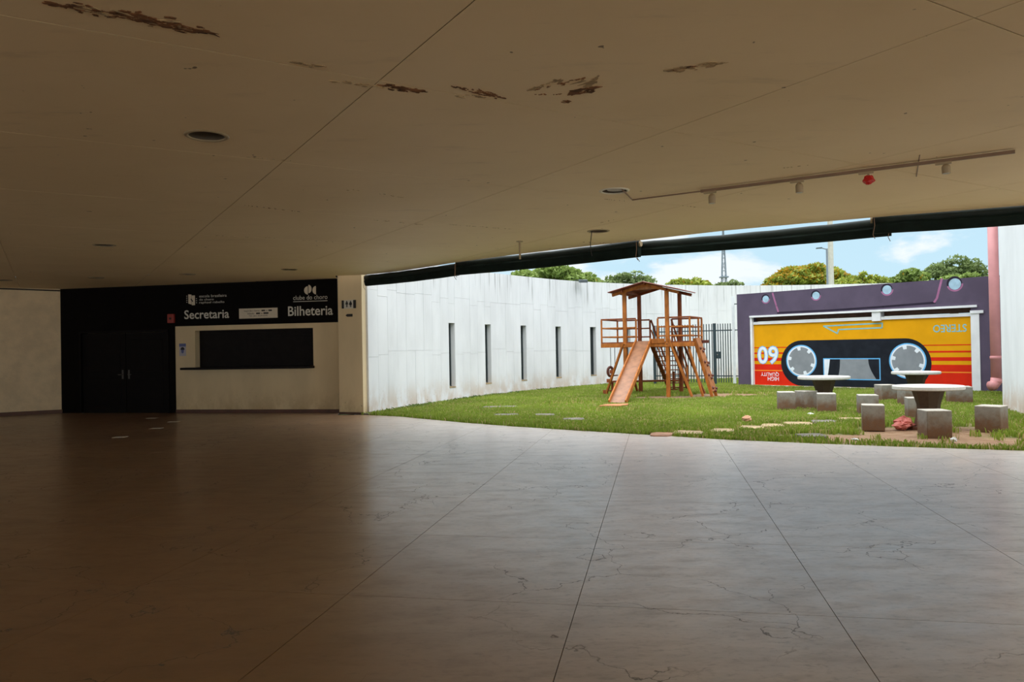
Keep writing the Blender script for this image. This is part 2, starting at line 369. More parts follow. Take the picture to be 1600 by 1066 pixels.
M['frame_dark'] = mat('dark_window_frame', (0.06, 0.075, 0.08, 1), 0.4, 0.1)

# ------------------------------------------------------------------ floor
EDGE_PX = [(624, 651), (720, 660.2), (800, 666.4), (880, 671.6), (1000, 678.9), (1140, 687.5), (1270, 693), (1400, 698), (1500, 701.2), (1600, 704.5)]
EDGE = [Vector((-3.72, 19.35, 0))] + [floor_pt(*p) for p in EDGE_PX] + [Vector((10.5, 9.75, 0)), Vector((15, 8.0, 0)), Vector((18, 7.0, 0))]
BW = Plane(floor_pt(97.5, 645.5), floor_pt(530, 645), (0, -1, 0))     # back wall with the ticket window
LW_DIR = Vector((-0.83, -0.55, 0)).normalized()
CORNER = BW.P(0, 0); LEFT_END = CORNER + LW_DIR * 7.0
PIER0 = BW.P(BW.len, 0)
OUTLINE = [(e.x, e.y) for e in EDGE] + [(18, -11), (-20, -11), (-20, 12), (LEFT_END.x, LEFT_END.y), (CORNER.x, CORNER.y), (PIER0.x, PIER0.y), (PIER0.x + .12, 19.45)]

def clip_half(poly, nx, ny, c):       # keep nx*x+ny*y <= c
    outp = []
    for i in range(len(poly)):
        a = poly[i]; b = poly[(i + 1) % len(poly)]; da = nx * a[0] + ny * a[1] - c; db = nx * b[0] + ny * b[1] - c
        if da <= 0: outp.append(a)
        if (da < 0 < db) or (db < 0 < da):
            t = da / (da - db); outp.append((a[0] + (b[0] - a[0]) * t, a[1] + (b[1] - a[1]) * t))
    return outp
def cells(outline, ang_n, n0, dn, t0, dt, gap, n_range, t_range):
    nx, ny = ang_n; tx, ty = -ny, nx
    for i in range(*n_range):
        for j in range(*t_range):
            p = outline
            for (ax, ay, c) in ((nx, ny, n0 + dn * (i + 1) - gap / 2), (-nx, -ny, -(n0 + dn * i + gap / 2)), (tx, ty, t0 + dt * (j + 1) - gap / 2), (-tx, -ty, -(t0 + dt * j + gap / 2))):
                p = clip_half(p, ax, ay, c)
                if len(p) < 3: break
            if len(p) >= 3:
                q = [p[k] for k in range(len(p)) if (Vector(p[k]) - Vector(p[k - 1])).length > 0.004]
                ar = sum(q[k - 1][0] * q[k][1] - q[k][0] * q[k - 1][1] for k in range(len(q))) / 2
                if len(q) >= 3 and abs(ar) > 0.01: yield i, j, q

fb = MB().prism([(x, y, -0.35) for x, y in OUTLINE], (0, 0, 0.338))
floor = struct('floor', fb, M['joint'])
_gd = Vector((0.185, 0.983)).normalized()      # direction of the long joints
_gn = (_gd.y, -_gd.x)                          # across them
_l1 = floor_pt(920, 885); _n0 = _l1.x * _gn[0] + _l1.y * _gn[1]
_l3 = floor_pt(560, 833); _t0 = _l3.x * -_gn[1] + _l3.y * _gn[0]
for i, j, q in cells(OUTLINE, _gn, _n0 - 1.52 * 13, 1.52, _t0 - 1.64 * 9, 1.64, 0.0045, (0, 30), (0, 22)):
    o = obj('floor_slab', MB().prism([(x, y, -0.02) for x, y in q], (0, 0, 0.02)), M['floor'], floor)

# ------------------------------------------------------------------ ceiling
HC = 3.53
ceil_out = OUTLINE
cb = MB().prism([(x, y, HC + 0.32) for x, y in ceil_out], (0, 0, 0.35))
for k in range(len(EDGE) - 1):                 # edge beam that closes the slab towards the garden
    a = Vector((EDGE[k].x, EDGE[k].y, HC + 0.16)); b = Vector((EDGE[k + 1].x, EDGE[k + 1].y, HC + 0.16))
    cb.bar(a, b, 0.04, 0.318)
ceiling = struct('ceiling', cb, M['ceil'])
DOWNLIGHTS = [(323, 212, 0.165), (163, 383, 0.165), (150, 434, 0.165), (293, 428.5, 0.165), (452, 421, 0.165), (6, 438, 0.165), (960, 298, 0.165), (935, 361, 0.165)]
DL = []
for x, y, r in DOWNLIGHTS:
    p = floor_pt(x, y, HC); DL.append((p, r))
cn = (0.857, 0.515)
def circ(c, r, n=24): return [(c.x + r * math.cos(6.283185 * k / n), c.y + r * math.sin(6.283185 * k / n)) for k in range(n)]
def flat_with_holes(poly, holes, z0, z1):
    loops = [[Vector((x, y, 0)) for x, y in poly]] + [[Vector((x, y, 0)) for x, y in h] for h in holes]
    tris = tessellate_polygon(loops); flat = [v for l in loops for v in l]; n = len(flat); mb = MB()
    vs = [Vector((v.x, v.y, z0)) for v in flat] + [Vector((v.x, v.y, z1)) for v in flat]; fs = []
    for a, b, c in tris:
        if (flat[b] - flat[a]).cross(flat[c] - flat[a]).z > 0: b, c = c, b
        fs += [(a, b, c), (a + n, c + n, b + n)]
    o = 0
    for l in loops:
        for k in range(len(l)):
            k2 = (k + 1) % len(l); fs.append((o + k, o + k2, o + k2 + n, o + k + n))
        o += len(l)
    return mb.add(vs, fs)
def inside(q, c, r):
    return all(any((Vector(q[k]) - Vector(q[k - 1])).length < 1e-6 for _ in (0,)) or abs((q[k][0] - q[k - 1][0]) * (c.y - q[k - 1][1]) - (q[k][1] - q[k - 1][1]) * (c.x - q[k - 1][0])) / (Vector(q[k]) - Vector(q[k - 1])).length > r for k in range(len(q)))
def pin(q, c):
    ins = False
    for k in range(len(q)):
        (x1, y1), (x2, y2) = q[k - 1], q[k]
        if (y1 > c.y) != (y2 > c.y) and c.x < (x2 - x1) * (c.y - y1) / (y2 - y1) + x1: ins = not ins
    return ins
for i, j, q in cells(ceil_out, cn, 2.03 - 2.73 * 9, 2.73, 5.15 - 2.67 * 8, 2.67, 0.009, (0, 22), (0, 22)):
    hs = []
    for p, r in DL:
        if pin(q, p):
            hs.append(circ(p, r))
            if not inside(q, p, r): print('downlight on a joint', tuple(p), i, j)
    obj('ceiling_panel', flat_with_holes(q, hs, HC, HC + 0.005), M['ceil'], ceiling)

# peeling patches of the ceiling
def flake(mb, c, l, wd, ang, z):
    n = random.randint(9, 14); pts = []
    for k in range(n):
        t = 6.2832 * k / n; rr = random.uniform(0.45, 1.1)
        x = l * rr * math.cos(t); y = wd * rr * math.sin(t)
        pts.append((c.x + x * math.cos(ang) - y * math.sin(ang), c.y + x * math.sin(ang) + y * math.cos(ang), z - random.uniform(0, 0.004)))
    mb.prism(pts, (0, 0, 0.006))
def peel_line(a, b, wd, nfl, m, spread=1.0):
    pa = floor_pt(a[0], a[1], HC); pb = floor_pt(b[0], b[1], HC); ang = math.atan2(pb.y - pa.y, pb.x - pa.x); L = (pb - pa).length
    mb = MB()
    for k in range(nfl):
        t = random.random(); c = pa.lerp(pb, t); env = math.sin(math.pi * min(0.97, max(0.03, t)))
        c = c + Vector((random.gauss(0, 1), random.gauss(0, 1), 0)) * wd * spread * env
        flake(mb, c, random.uniform(0.25, 1.2) * wd * 1.3, random.uniform(0.25, 0.8) * wd * 0.6, ang + random.gauss(0, 0.25), HC - 0.001 - 0.0015 * random.random())
    obj('peeling_plaster', mb, m, ceiling, kind='stuff')
for a, b, wd, nf, m in [((70, 4), (250, 32), 0.035, 46, 'peel'), ((180, 20), (335, 53), 0.04, 60, 'peel'), ((120, 10), (300, 45), 0.05, 14, 'peel_grey'),
        ((460, 97), (503, 103), 0.035, 12, 'peel_grey'), ((520, 127), (600, 136), 0.03, 18, 'peel_grey'), ((595, 133), (662, 143), 0.035, 40, 'peel'),
        ((703, 134), (782, 150), 0.022, 26, 'peel'), ((697, 148), (760, 152), 0.025, 12, 'peel_grey'), ((740, 145), (785, 153), 0.03, 14, 'peel'),
        ((828, 140), (880, 124), 0.035, 22, 'peel_grey'), ((832, 141), (915, 121), 0.018, 20, 'peel'), ((893, 146), (930, 136), 0.04, 44, 'peel'), ((836, 147), (880, 146), 0.014, 10, 'peel'),
        ((912, 132), (928, 126), 0.05, 12, 'peel_grey'), ((883, 158), (888, 159), 0.02, 10, 'peel'), ((1040, 110), (1132, 97), 0.035, 34, 'peel_grey'), ((1044, 111), (1085, 103), 0.018, 12, 'peel'),
        ((520, 292), (640, 310), 0.03, 10, 'peel_grey'), ((945, 311), (976, 314), 0.008, 9, 'peel'), ((1066, 321), (1088, 324), 0.008, 8, 'peel'), ((938, 348), (960, 343), 0.008, 9, 'peel_grey'),
        ((700, 350.5), (800, 358), 0.012, 26, 'peel_grey'), ((378, 244), (455, 251), 0.007, 22, 'peel_grey'), ((378, 320), (470, 331), 0.012, 22, 'peel'), ((470, 375), (520, 378), 0.012, 12, 'peel_grey'), ((910, 378), (960, 381), 0.012, 10, 'peel'),
        ((335, 368), (430, 372), 0.015, 14, 'peel_grey'), ((1225, 262), (1262, 258), 0.008, 8, 'peel_grey'), ((585, 344), (660, 351), 0.03, 12, 'peel_grey')]:
    peel_line(a, b, wd, nf, M[m])

# ------------------------------------------------------------------ inner walls
S_DOOR = BW.px(275, 600)[0]; S_END = BW.len
SW0, _ = BW.px(305, 545); SW1, _ = BW.px(489.5, 545); Z_TOP = BW.px(400, 514.5)[1]; Z_SILL = BW.px(400, 573)[1]; Z_FAS = 2.38
wb = MB()
BW.box(wb, S_DOOR, SW0, 0, Z_FAS, -0.25, 0); BW.box(wb, SW1, S_END + 0.05, 0, Z_FAS, -0.25, 0)
BW.box(wb, SW0, SW1, 0, Z_SILL, -0.25, 0); BW.box(wb, SW0, SW1, Z_TOP, Z_FAS, -0.25, 0)
BW.box(wb, -0.3, S_END + .05, 0, HC + 0.3, -0.40, -0.27)
wall_back = struct('wall_back', wb, M['inner_wall'])
o = obj('fascia_panel', BW.box(MB(), S_DOOR, S_END, Z_FAS, HC + 0.3, -0.25, 0.012), M['black'], wall_back); o['label'] = 'black painted fascia above the ticket window'
# black wall with the double door
dc0 = BW.px(128, 600)[0]; dcm = BW.px(196, 600)[0]; dc1 = BW.px(262, 600)[0]; DH = 2.25
wbl = MB(); BW.box(wbl, -0.05, dc0, 0, HC + 0.3, -0.25, 0.012); BW.box(wbl, dc1, S_DOOR, 0, HC + 0.3, -0.25, 0.012); BW.box(wbl, dc0, dc1, DH, HC + 0.3, -0.25, 0.012)
struct('wall_back_door_side', wbl, M['black']).name = 'wall_entrance'
for nm, a, b, hs in (('door_1', dc0, dcm, -1), ('door_2', dcm, dc1, 1)):
    d = struct(nm, BW.box(MB(), a + 0.012, b - 0.006, -0.02, DH - 0.01, -0.08, -0.03), M['black_door'])
    bevel(d, 0.006)
    for (z0, z1) in ((0.2, 0.95), (1.15, 2.05)):
        bevel(obj('door_panel', BW.box(MB(), a + 0.16, b - 0.16, z0, z1, -0.03, -0.018), M['black_door'], d), 0.01)
    hx = (b - 0.1) if hs < 0 else (a + 0.1)
    hm = MB(); BW.box(hm, hx - 0.025, hx + 0.025, 0.95, 1.2, -0.03, -0.018)
    hm.tube([BW.P(hx, 1.07, -0.02), BW.P(hx, 1.07, 0.03), BW.P(hx + hs * 0.11, 1.07, 0.03)], 0.011)
    obj('door_handle', hm, M['handle'], d)
tb = MB(); BW.box(tb, dc0 - 0.06, dc0, 0, DH + 0.06, 0.012, 0.035); BW.box(tb, dc1, dc1 + 0.06, 0, DH + 0.06, 0.012, 0.035); BW.box(tb, dc0 - 0.06, dc1 + 0.06, DH, DH + 0.06, 0.012, 0.035)
struct('trim_1', tb, M['black_door'])
# ticket window
win = struct('window_1', BW.box(MB(), SW0, SW1, Z_SILL, Z_TOP, -0.24, -0.21), M['shutter'])
nsl = 12
for k in range(nsl):
    z0 = Z_SILL + (Z_TOP - Z_SILL) * k / nsl
    obj('slat', BW.box(MB(), SW0 + 0.01, SW1 - 0.01, z0 + 0.004, z0 + (Z_TOP - Z_SILL) / nsl - 0.004, -0.21, -0.20), M['shutter'], win)
obj('window_sill', BW.box(MB(), SW0 - 0.28, SW1 + 0.03, Z_SILL - 0.06, Z_SILL, -0.2, 0.28), M['shutter'], win)
# skirtings
struct('baseboard_back', BW.box(MB(), S_DOOR, S_END, 0.0, 0.09, 0, 0.02), M['brown_skirt'])
LWP = Plane(CORNER, LEFT_END, (1, -1, 0))
wall_left = struct('wall_left', LWP.box(MB(), -0.02, LWP.len, 0, HC + 0.3, -0.25, 0), M['rough_wall'])
struct('baseboard_left', LWP.box(MB(), 0, LWP.len, 0, 0.1, 0, 0.02), M['brown_skirt'])
cv = MB().tube([LWP.P(0.02, HC - 0.05, 0.02), LWP.P(1.2, HC - 0.03, 0.02), LWP.P(LWP.len, HC - 0.03, 0.02)], 0.018)
tag(obj('ceiling_cable', cv, M['ink'], None, LWP.P(1, HC, 0)), 'thin black cable along the top of the rough white wall', 'cable')
def wall_seg(name, a, b, front, m=None, h=HC + 0.3):
    p = Plane(a, b, front); return struct(name, p.box(MB(), -0.1, p.len + 0.1, 0, h, -0.25, 0), m or M['inner_wall'])
wall_seg('wall_left_near', LEFT_END, (-20, 12), (1, -1, 0))
struct('plaza', MB().prism([(-90, -80, -0.4), (90, -80, -0.4), (90, 6.4, -0.4), (18.2, 6.4, -0.4), (18.2, -11.2, -0.4), (-20.2, -11.2, -0.4), (-20.2, 12.2, -0.4), (-90, 12.2, -0.4)], (0, 0, 0.36)), mat('pale_paving', (0.48, 0.45, 0.40, 1), 0.9, 0.1, 0.5))

# pier between ticket wall and garden
PA = floor_pt(530.5, 647); PB = floor_pt(568, 647.6)
PP = Plane(PA, PB, (0, -1, 0)); PW = PP.len
pier = struct('wall_pier', PP.box(MB(), 0, PW, 0, HC + 0.25, -0.55, 0), M['inner_wall']); bevel(pier, 0.008)
struct('baseboard_pier', PP.box(MB(), 0, PW, 0, 0.05, 0, 0.012), M['brown_skirt'])

# ------------------------------------------------------------------ lettering
def text_pts(body, bold=0.0):
    cu = bpy.data.curves.new('lettering', 'FONT'); cu.body = body; cu.size = 1.0; cu.offset = bold; cu.resolution_u = 3
    o = bpy.data.objects.new('lettering', cu); COL.objects.link(o)
    me = bpy.data.meshes.new_from_object(o.evaluated_get(bpy.context.evaluated_depsgraph_get()))
    v = [(p.co.x, p.co.y) for p in me.vertices]; f = [tuple(p.vertices) for p in me.polygons]
    bpy.data.objects.remove(o); bpy.data.curves.remove(cu); bpy.data.meshes.remove(me)
    xs = [a for a, b in v]; ys = [b for a, b in v]
    return v, f, min(xs), max(xs), min(ys), max(ys)
def lettering(name, body, pl, u0, u1, z0, z1, off, m, parent=None, bold=0.0, flip=False, label=None, cat='lettering'):
    v, f, x0, x1, y0, y1 = text_pts(body, bold); mb = MB(); vs = []
    for x, y in v:
        a = (x - x0) / (x1 - x0); b = (y - y0) / (y1 - y0)
        if flip: a, b = 1 - a, 1 - b
        vs.append(pl.P(u0 + (u1 - u0) * a, z0 + (z1 - z0) * b, off))
    mb.add(vs, f)
    if parent: return obj(name, mb, m, parent)
    return tag(obj(name, mb, m, None, pl.P(u0, z0, off)), label, cat)
def pxbox(pl, x0, y0, x1, y1, off=0.0):
    a = pl.px(x0, y1, off); b = pl.px(x1, y0, off); return a[0], b[0], a[1], b[1]
def level_box(pl, x0, x1, ytop_mid, ybot_mid, off=0.0):
    xm = (x0 + x1) / 2; return pl.px(x0, ybot_mid, off)[0], pl.px(x1, ybot_mid, off)[0], pl.px(xm, ybot_mid, off)[1], pl.px(xm, ytop_mid, off)[1]
FO = 0.014
o = lettering('wall_lettering', 'Secretaria', BW, *level_box(BW, 288.5, 358.5, 484, 498), FO, M['letter'], bold=0.014, label='grey bold word Secretaria on the black fascia')
o = lettering('wall_lettering', 'Bilheteria', BW, *level_box(BW, 450.5, 520.5, 478, 493.2), FO, M['letter'], bold=0.014, label='grey bold word Bilheteria on the black fascia')
# club emblem with its name
b0 = level_box(BW, 458.5, 512, 461.3, 468.2)
t = thing('club_emblem', 'cut-disc emblem over the words clube do choro on the fascia', 'emblem', BW.P((b0[0] + b0[1]) / 2, b0[2], FO))
def half_disc(cx, cz, r, side, ry): return [(cx + side * r * math.sin(math.pi * k / 12), cz - ry * math.cos(math.pi * k / 12)) for k in range(13)]
for (x, yc, side, rr) in ((481, 453.9, -1, 6.2), (482, 451.7, 1, 5.3), (493.7, 453.5, -1, 5.8)):
    c = BW.px(x, yc, FO); sc = 20.4 / F
    obj('emblem_disc', BW.poly(MB(), half_disc(c[0], c[1], rr * sc, side, 6.5 * sc), FO, FO + 0.004), M['sign_plate'], t)
lettering('emblem_name', 'clube do choro', BW, *b0, FO, M['letter'], t, bold=0.0)['kind'] = 'stuff'
ul = level_box(BW, 458.5, 512, 469.6, 470.6); obj('emblem_line', BW.box(MB(), ul[0], ul[1], ul[2] - 0.012, ul[2] + 0.004, FO, FO + 0.003), M['letter'], t)
# school emblem
bx_ = level_box(BW, 295, 305.2, 460, 476)
t = thing('school_emblem', 'door-shaped emblem beside three small lines of text on the fascia', 'emblem', BW.P(bx_[0], bx_[2], FO))
wd_ = bx_[1] - bx_[0]; hh = bx_[3] - bx_[2]
obj('emblem_leaf', BW.poly(MB(), [(bx_[0], bx_[2] + 0.03), (bx_[0] + wd_ * .48, bx_[2]), (bx_[0] + wd_ * .48, bx_[3] - 0.01), (bx_[0], bx_[3])], FO, FO + 0.004), M['sign_plate'], t)
obj('emblem_leaf', BW.poly(MB(), [(bx_[0] + wd_ * .52, bx_[2] - 0.02), (bx_[1], bx_[2] - 0.02), (bx_[1], bx_[3] - 0.035), (bx_[0] + wd_ * .52, bx_[3] - 0.035)], FO, FO + 0.004), M['sign_plate'], t)
obj('emblem_stroke', MB().bar(BW.P(bx_[0] + wd_ * .4, bx_[2] + hh * .55, FO + 0.005), BW.P(bx_[0] + wd_ * .68, bx_[2] + hh * .28, FO + 0.005), 0.006, 0.03), M['ink'], t)
dmb = MB()
for k in range(4): BW.box(dmb, bx_[0] - 0.06, bx_[0] - 0.035, bx_[2] + hh * (.2 + .2 * k), bx_[2] + hh * (.2 + .2 * k) + 0.02, FO, FO + 0.003)
obj('emblem_dots', dmb, M['letter'], t, kind='stuff')
dmb = MB()
for k in range(3): BW.box(dmb, bx_[1] + 0.035, bx_[1] + 0.06, bx_[2] + hh * (.12 + .2 * k), bx_[2] + hh * (.12 + .2 * k) + 0.02, FO, FO + 0.003)
obj('emblem_dots', dmb, M['letter'], t, kind='stuff')
for body, x1, ya, yb in (('escola brasileira', 354.5, 460.2, 464.4), ('de choro', 334.5, 466.3, 469.6), ('raphael rabello', 351, 470.6, 475)):
    lettering('emblem_text', body, BW, *level_box(BW, 311.8, x1, ya, yb), FO, M['letter'], t, bold=0.0)['kind'] = 'stuff'
# opening-hours plate
pb = level_box(BW, 374, 434, 481.7, 497.4, FO)
t = thing('hours_sign', 'pale plate of opening hours between Secretaria and Bilheteria', 'sign', BW.P(pb[0], pb[2], FO))
bevel(obj('plate', BW.box(MB(), pb[0], pb[1], pb[2], pb[3], 0.012, 0.03), M['sign_plate'], t), 0.004)
W_ = pb[1] - pb[0]; H_ = pb[3] - pb[2]
def hl(body, a, b, c, d): lettering('sign_text', body, BW, pb[0] + W_ * a, pb[0] + W_ * b, pb[2] + H_ * c, pb[2] + H_ * d, 0.032, M['ink'], t, bold=0.004)['kind'] = 'stuff'
def hb(a, b, c, d): obj('sign_bar', BW.box(MB(), pb[0] + W_ * a, pb[0] + W_ * b, pb[2] + H_ * c, pb[2] + H_ * d, 0.03, 0.033), M['ink'], t)
hl('Segunda a Sexta:', .13, .55, .64, .84); hb(.59, .68, .68, .82); hl('às', .70, .75, .68, .82); hb(.77, .86, .68, .82)
hl('Sábado:', .22, .41, .40, .58); hb(.45, .55, .41, .56); hl('às', .57, .62, .41, .55); hb(.64, .77, .41, .56)
hl('Tel.: (61) 3224-0599', .26, .74, .14, .32)
# restroom sign and arrow on the pier
rb = level_box(PP, 535.5, 556.5, 469, 482.3, 0.0)
t = thing('restroom_sign', 'small plate with man and woman figures on the pier', 'sign', PP.P((rb[0] + rb[1]) / 2, rb[2], 0))
wq = rb[1] - rb[0]
bevel(obj('plate', PP.box(MB(), rb[0] + wq * .13, rb[1] - wq * .13, rb[2], rb[3], 0, 0.03), M['letter'], t), 0.004)
for a, b in ((0, .14), (.86, 1)): obj('side_cap', PP.box(MB(), rb[0] + wq * a, rb[0] + wq * b, rb[2] + 0.005, rb[3] - 0.005, 0, 0.045), M['ink'], t)
def figure(cx, woman):
    mb = MB(); z0 = rb[2] + 0.035; H = rb[3] - rb[2] - 0.06; o0, o1 = 0.03, 0.033
    PP.poly(mb, [(cx + 0.017 * math.cos(.524 * k), z0 + H - 0.012 + 0.017 * math.sin(.524 * k)) for k in range(12)], o0, o1)
    if woman: PP.poly(mb, [(cx - 0.016, z0 + H * .82), (cx + 0.016, z0 + H * .82), (cx + 0.036, z0 + H * .32), (cx - 0.036, z0 + H * .32)], o0, o1)
    else: PP.box(mb, cx - 0.022, cx + 0.022, z0 + H * .42, z0 + H * .82, o0, o1)
    for sx in (-1, 1):
        PP.box(mb, cx + sx * 0.012 - 0.008, cx + sx * 0.012 + 0.008, z0, z0 + H * .45, o0, o1)
        mb.bar(PP.P(cx + sx * 0.02, z0 + H * .8, 0.0315), PP.P(cx + sx * 0.042, z0 + H * .42, 0.0315), 0.003, 0.012)
    return mb
obj('figure', figure(rb[0] + wq * .36, False), M['ink'], t); obj('figure', figure(rb[0] + wq * .64, True), M['ink'], t)
ab = level_box(PP, 540, 551, 490.8, 495, 0.0); zm = (ab[2] + ab[3]) / 2; hz_ = (ab[3] - ab[2]) / 2
tag(obj('arrow_sign', PP.poly(MB(), [(ab[0], zm), (ab[0] + 0.05, zm + hz_), (ab[1], zm + hz_), (ab[1], zm - hz_), (ab[0] + 0.05, zm - hz_)], 0, 0.006), M['ink'], None, PP.P(ab[0], zm, 0)), 'black arrow pointing left under the restroom plate', 'sign')
# notice with a masked face, red call box
nb = level_box(BW, 280.3, 290.8, 537, 556.5, 0.0)
t = thing('mask_notice', 'small blue notice of a masked face left of the window', 'notice', BW.P(nb[0], nb[2], 0))
nw, nh = nb[1] - nb[0], nb[3] - nb[2]; cx, cz = (nb[0] + nb[1]) / 2, nb[2] + nh * .42
obj('paper', BW.box(MB(), nb[0], nb[1], nb[2], nb[3], 0.0, 0.004), M['pale_paper'], t)
obj('header_band', BW.box(MB(), nb[0], nb[1], nb[3] - nh * .24, nb[3], 0.004, 0.006), M['blue_paper'], t)
obj('face_hair', BW.poly(MB(), [(cx + nw * .30 * math.cos(.314 * k), cz + nh * .08 + nh * .22 * math.sin(.314 * k)) for k in range(11)], 0.004, 0.006), M['ink'], t)
obj('face_mask', BW.poly(MB(), [(cx - nw * .2, cz + nh * .08), (cx + nw * .2, cz + nh * .08), (cx + nw * .17, cz - nh * .14), (cx, cz - nh * .22), (cx - nw * .17, cz - nh * .14)], 0.006, 0.008), M['blue_paper'], t)
rbx = level_box(BW, 264, 274, 491, 505, 0.012)
t = thing('fire_alarm_box', 'small dull red box high on the black wall', 'alarm', BW.P(rbx[0], rbx[2], 0.012))
bevel(obj('box_body', BW.box(MB(), rbx[0], rbx[1], rbx[2], rbx[3], 0.012, 0.09), M['red_dark'], t), 0.012)
obj('push_button', MB().tube([BW.P((rbx[0] + rbx[1]) / 2, (rbx[2] + rbx[3]) / 2, 0.09), BW.P((rbx[0] + rbx[1]) / 2, (rbx[2] + rbx[3]) / 2, 0.105)], 0.03, 14), M['ink'], t)
# tape marks on the floor
for k, (x, y, wpx) in enumerate(((188, 683.2, 18), (244.5, 669.5, 17), (272, 659.2, 16), (238, 653.6, 14))):
    p = floor_pt(x, y); q = floor_pt(x + wpx / 2, y - 0.2); hw = (q - p).length
    o = obj('tape_mark', MB().box(p + Vector((0, 0, 0.0012)), Vector((hw, 0.02, 0)), Vector((0, 0.085, 0)), Vector((0, 0, 0.0012))), M['tape'], None, p)
    tag(o, ['white tape strip on the floor farthest from the black door', 'white tape strip on the floor, second from the camera', 'white tape strip on the floor near the corner of the ticket wall', 'faint white tape strip on the floor closest to the black door'][k], 'tape', 'tape strips on the floor before the black wall')

# ------------------------------------------------------------------ downlights
dl_lab = ['open round downlight with a dull metal ring, alone in the ceiling middle', 'round downlight seen edge-on above the rough left wall', 'round downlight nearest the black door wall', 'round downlight before the school emblem',
          'round downlight before the club emblem', 'round downlight at the far left beside the rough wall', 'round downlight with white lamp face at the end of the track cable', 'round downlight with a wire hanging down to the blind']
for k, (p, r) in enumerate(DL):
    t = thing('downlight', dl_lab[k], 'light', p, 'downlights in the ceiling')
    obj('trim_ring', MB().lathe(p, [(r - 0.012, 0.004), (r - 0.014, -0.008), (r + 0.004, -0.012), (r + 0.022, -0.004), (r + 0.024, 0.0)], 32, cap=False), M['beige_metal' if k != 6 else 'white_plastic'], t, smooth=True)
    obj('can', MB().lathe(p, [(r - 0.013, 0.0), (r - 0.015, 0.14), (0.05, 0.17), (0.0, 0.17)], 28, cap=False), M['can'], t, smooth=True)
    if k == 6:
        obj('lamp_face', MB().lathe(p + Vector((0.02, 0, 0.012)), [(0.0, 0.0), (r * 0.68, 0.0), (r * 0.7, 0.012), (0.0, 0.013)], 28, cap=False), M['concrete_top'], t)
    else:
        obj('lamp_holder', MB().lathe(p + Vector((0, 0, 0.1)), [(0.03, 0), (0.03, 0.07)], 12), M['can'], t)
    if k == 7:
        q = p + Vector((-0.1, -0.05, 0)); e = Vector((q.x - 0.02, q.y, HC - 0.42))
        obj('loose_wire', MB().tube([q + Vector((0, 0, 0.1)), q + Vector((-0.02, 0, -0.05)), q + Vector((-0.04, 0, -0.2)), e + Vector((-0.02, 0, 0.1)), e], 0.007, 6), M['ink'], t)

# ------------------------------------------------------------------ lighting track with four heads
ZT = HC - 0.03
ta = floor_pt(988, 312.5, HC - 0.012); tb_ = floor_pt(1586, 237, ZT); tm = floor_pt(1095, 299, ZT)
t = thing('lighting_track', 'long thin brown lighting track fixed under the ceiling', 'track', tm)
obj('track_rail', MB().bar(tm, tb_, 0.035, 0.032), M['track'], t)
obj('feed_cable', MB().tube([DL[6][0] + Vector((0.06, -0.05, 0.03)), DL[6][0] + Vector((0.1, -0.08, -0.02)), ta, tm], 0.009, 6), M['track'], t)
h1 = floor_pt(1437, 242, HC); h0 = floor_pt(1432, 275, HC)
obj('rail_tie', MB().tube([h1, h0 + Vector((0, 0, -0.005))], 0.006, 6), M['track'], t)
hd = (tb_ - tm).normalized()
for k, (x, y0, yb, red) in enumerate(((1112, 298, 319, 0), (1248.5, 282.5, 304, 0), (1357, 270, 292, 1), (1478, 256, 276.5, 0))):
    best = min((tm.lerp(tb_, i / 400) for i in range(401)), key=lambda p: abs(proj(p)[0] - x)); D = best.y
    hgt = (yb - y0) / F * D
    lab = ['beige track spotlight nearest the cable end of the track', 'beige track spotlight, second from the cable end', 'track spotlight with a crumpled bright red shade', 'beige track spotlight farthest from the cable end'][k]
    s = thing('track_spotlight', lab, 'light', best + Vector((0, 0, -0.016)), 'spotlights on the lighting track')
    obj('adapter', MB().bar(best + hd * -0.1 + Vector((0, 0, -0.027)), best + hd * 0.05 + Vector((0, 0, -0.027)), 0.034, 0.025), M['beige_metal'], s)
    obj('stem', MB().tube([best + Vector((0, 0, -0.03)), best + Vector((0, 0, -hgt * .35))], 0.012, 8), M['beige_metal'], s)
    top = best + Vector((0, 0, -hgt))
    if red:
        mb = MB(); n = 16
        prof = [(0.02, hgt * .62), (0.035, hgt * .56), (0.056, hgt * .34), (0.062, hgt * .2), (0.042, 0.02), (0.02, 0.0)]
        mb.lathe(top, prof, n); mb.v = [v + Vector((random.uniform(-1, 1), random.uniform(-1, 1), random.uniform(-1, 1))) * 0.009 for v in mb.v]
        obj('lamp_shade', mb, M['red'], s)
    else:
        tilt = Vector((0.012, -0.02, 0))
        mb = MB().lathe(top, [(0.041, 0.0), (0.043, hgt * .46), (0.037, hgt * .60), (0.02, hgt * .70), (0.012, hgt * .74)], 18)
        obj('lamp_housing', mb, M['beige_metal'], s)
        obj('lens', MB().lathe(top + Vector((0, 0, -0.002)), [(0.0, 0.0), (0.035, 0.0), (0.035, 0.004)], 16, cap=False), M['concrete_top'], s)

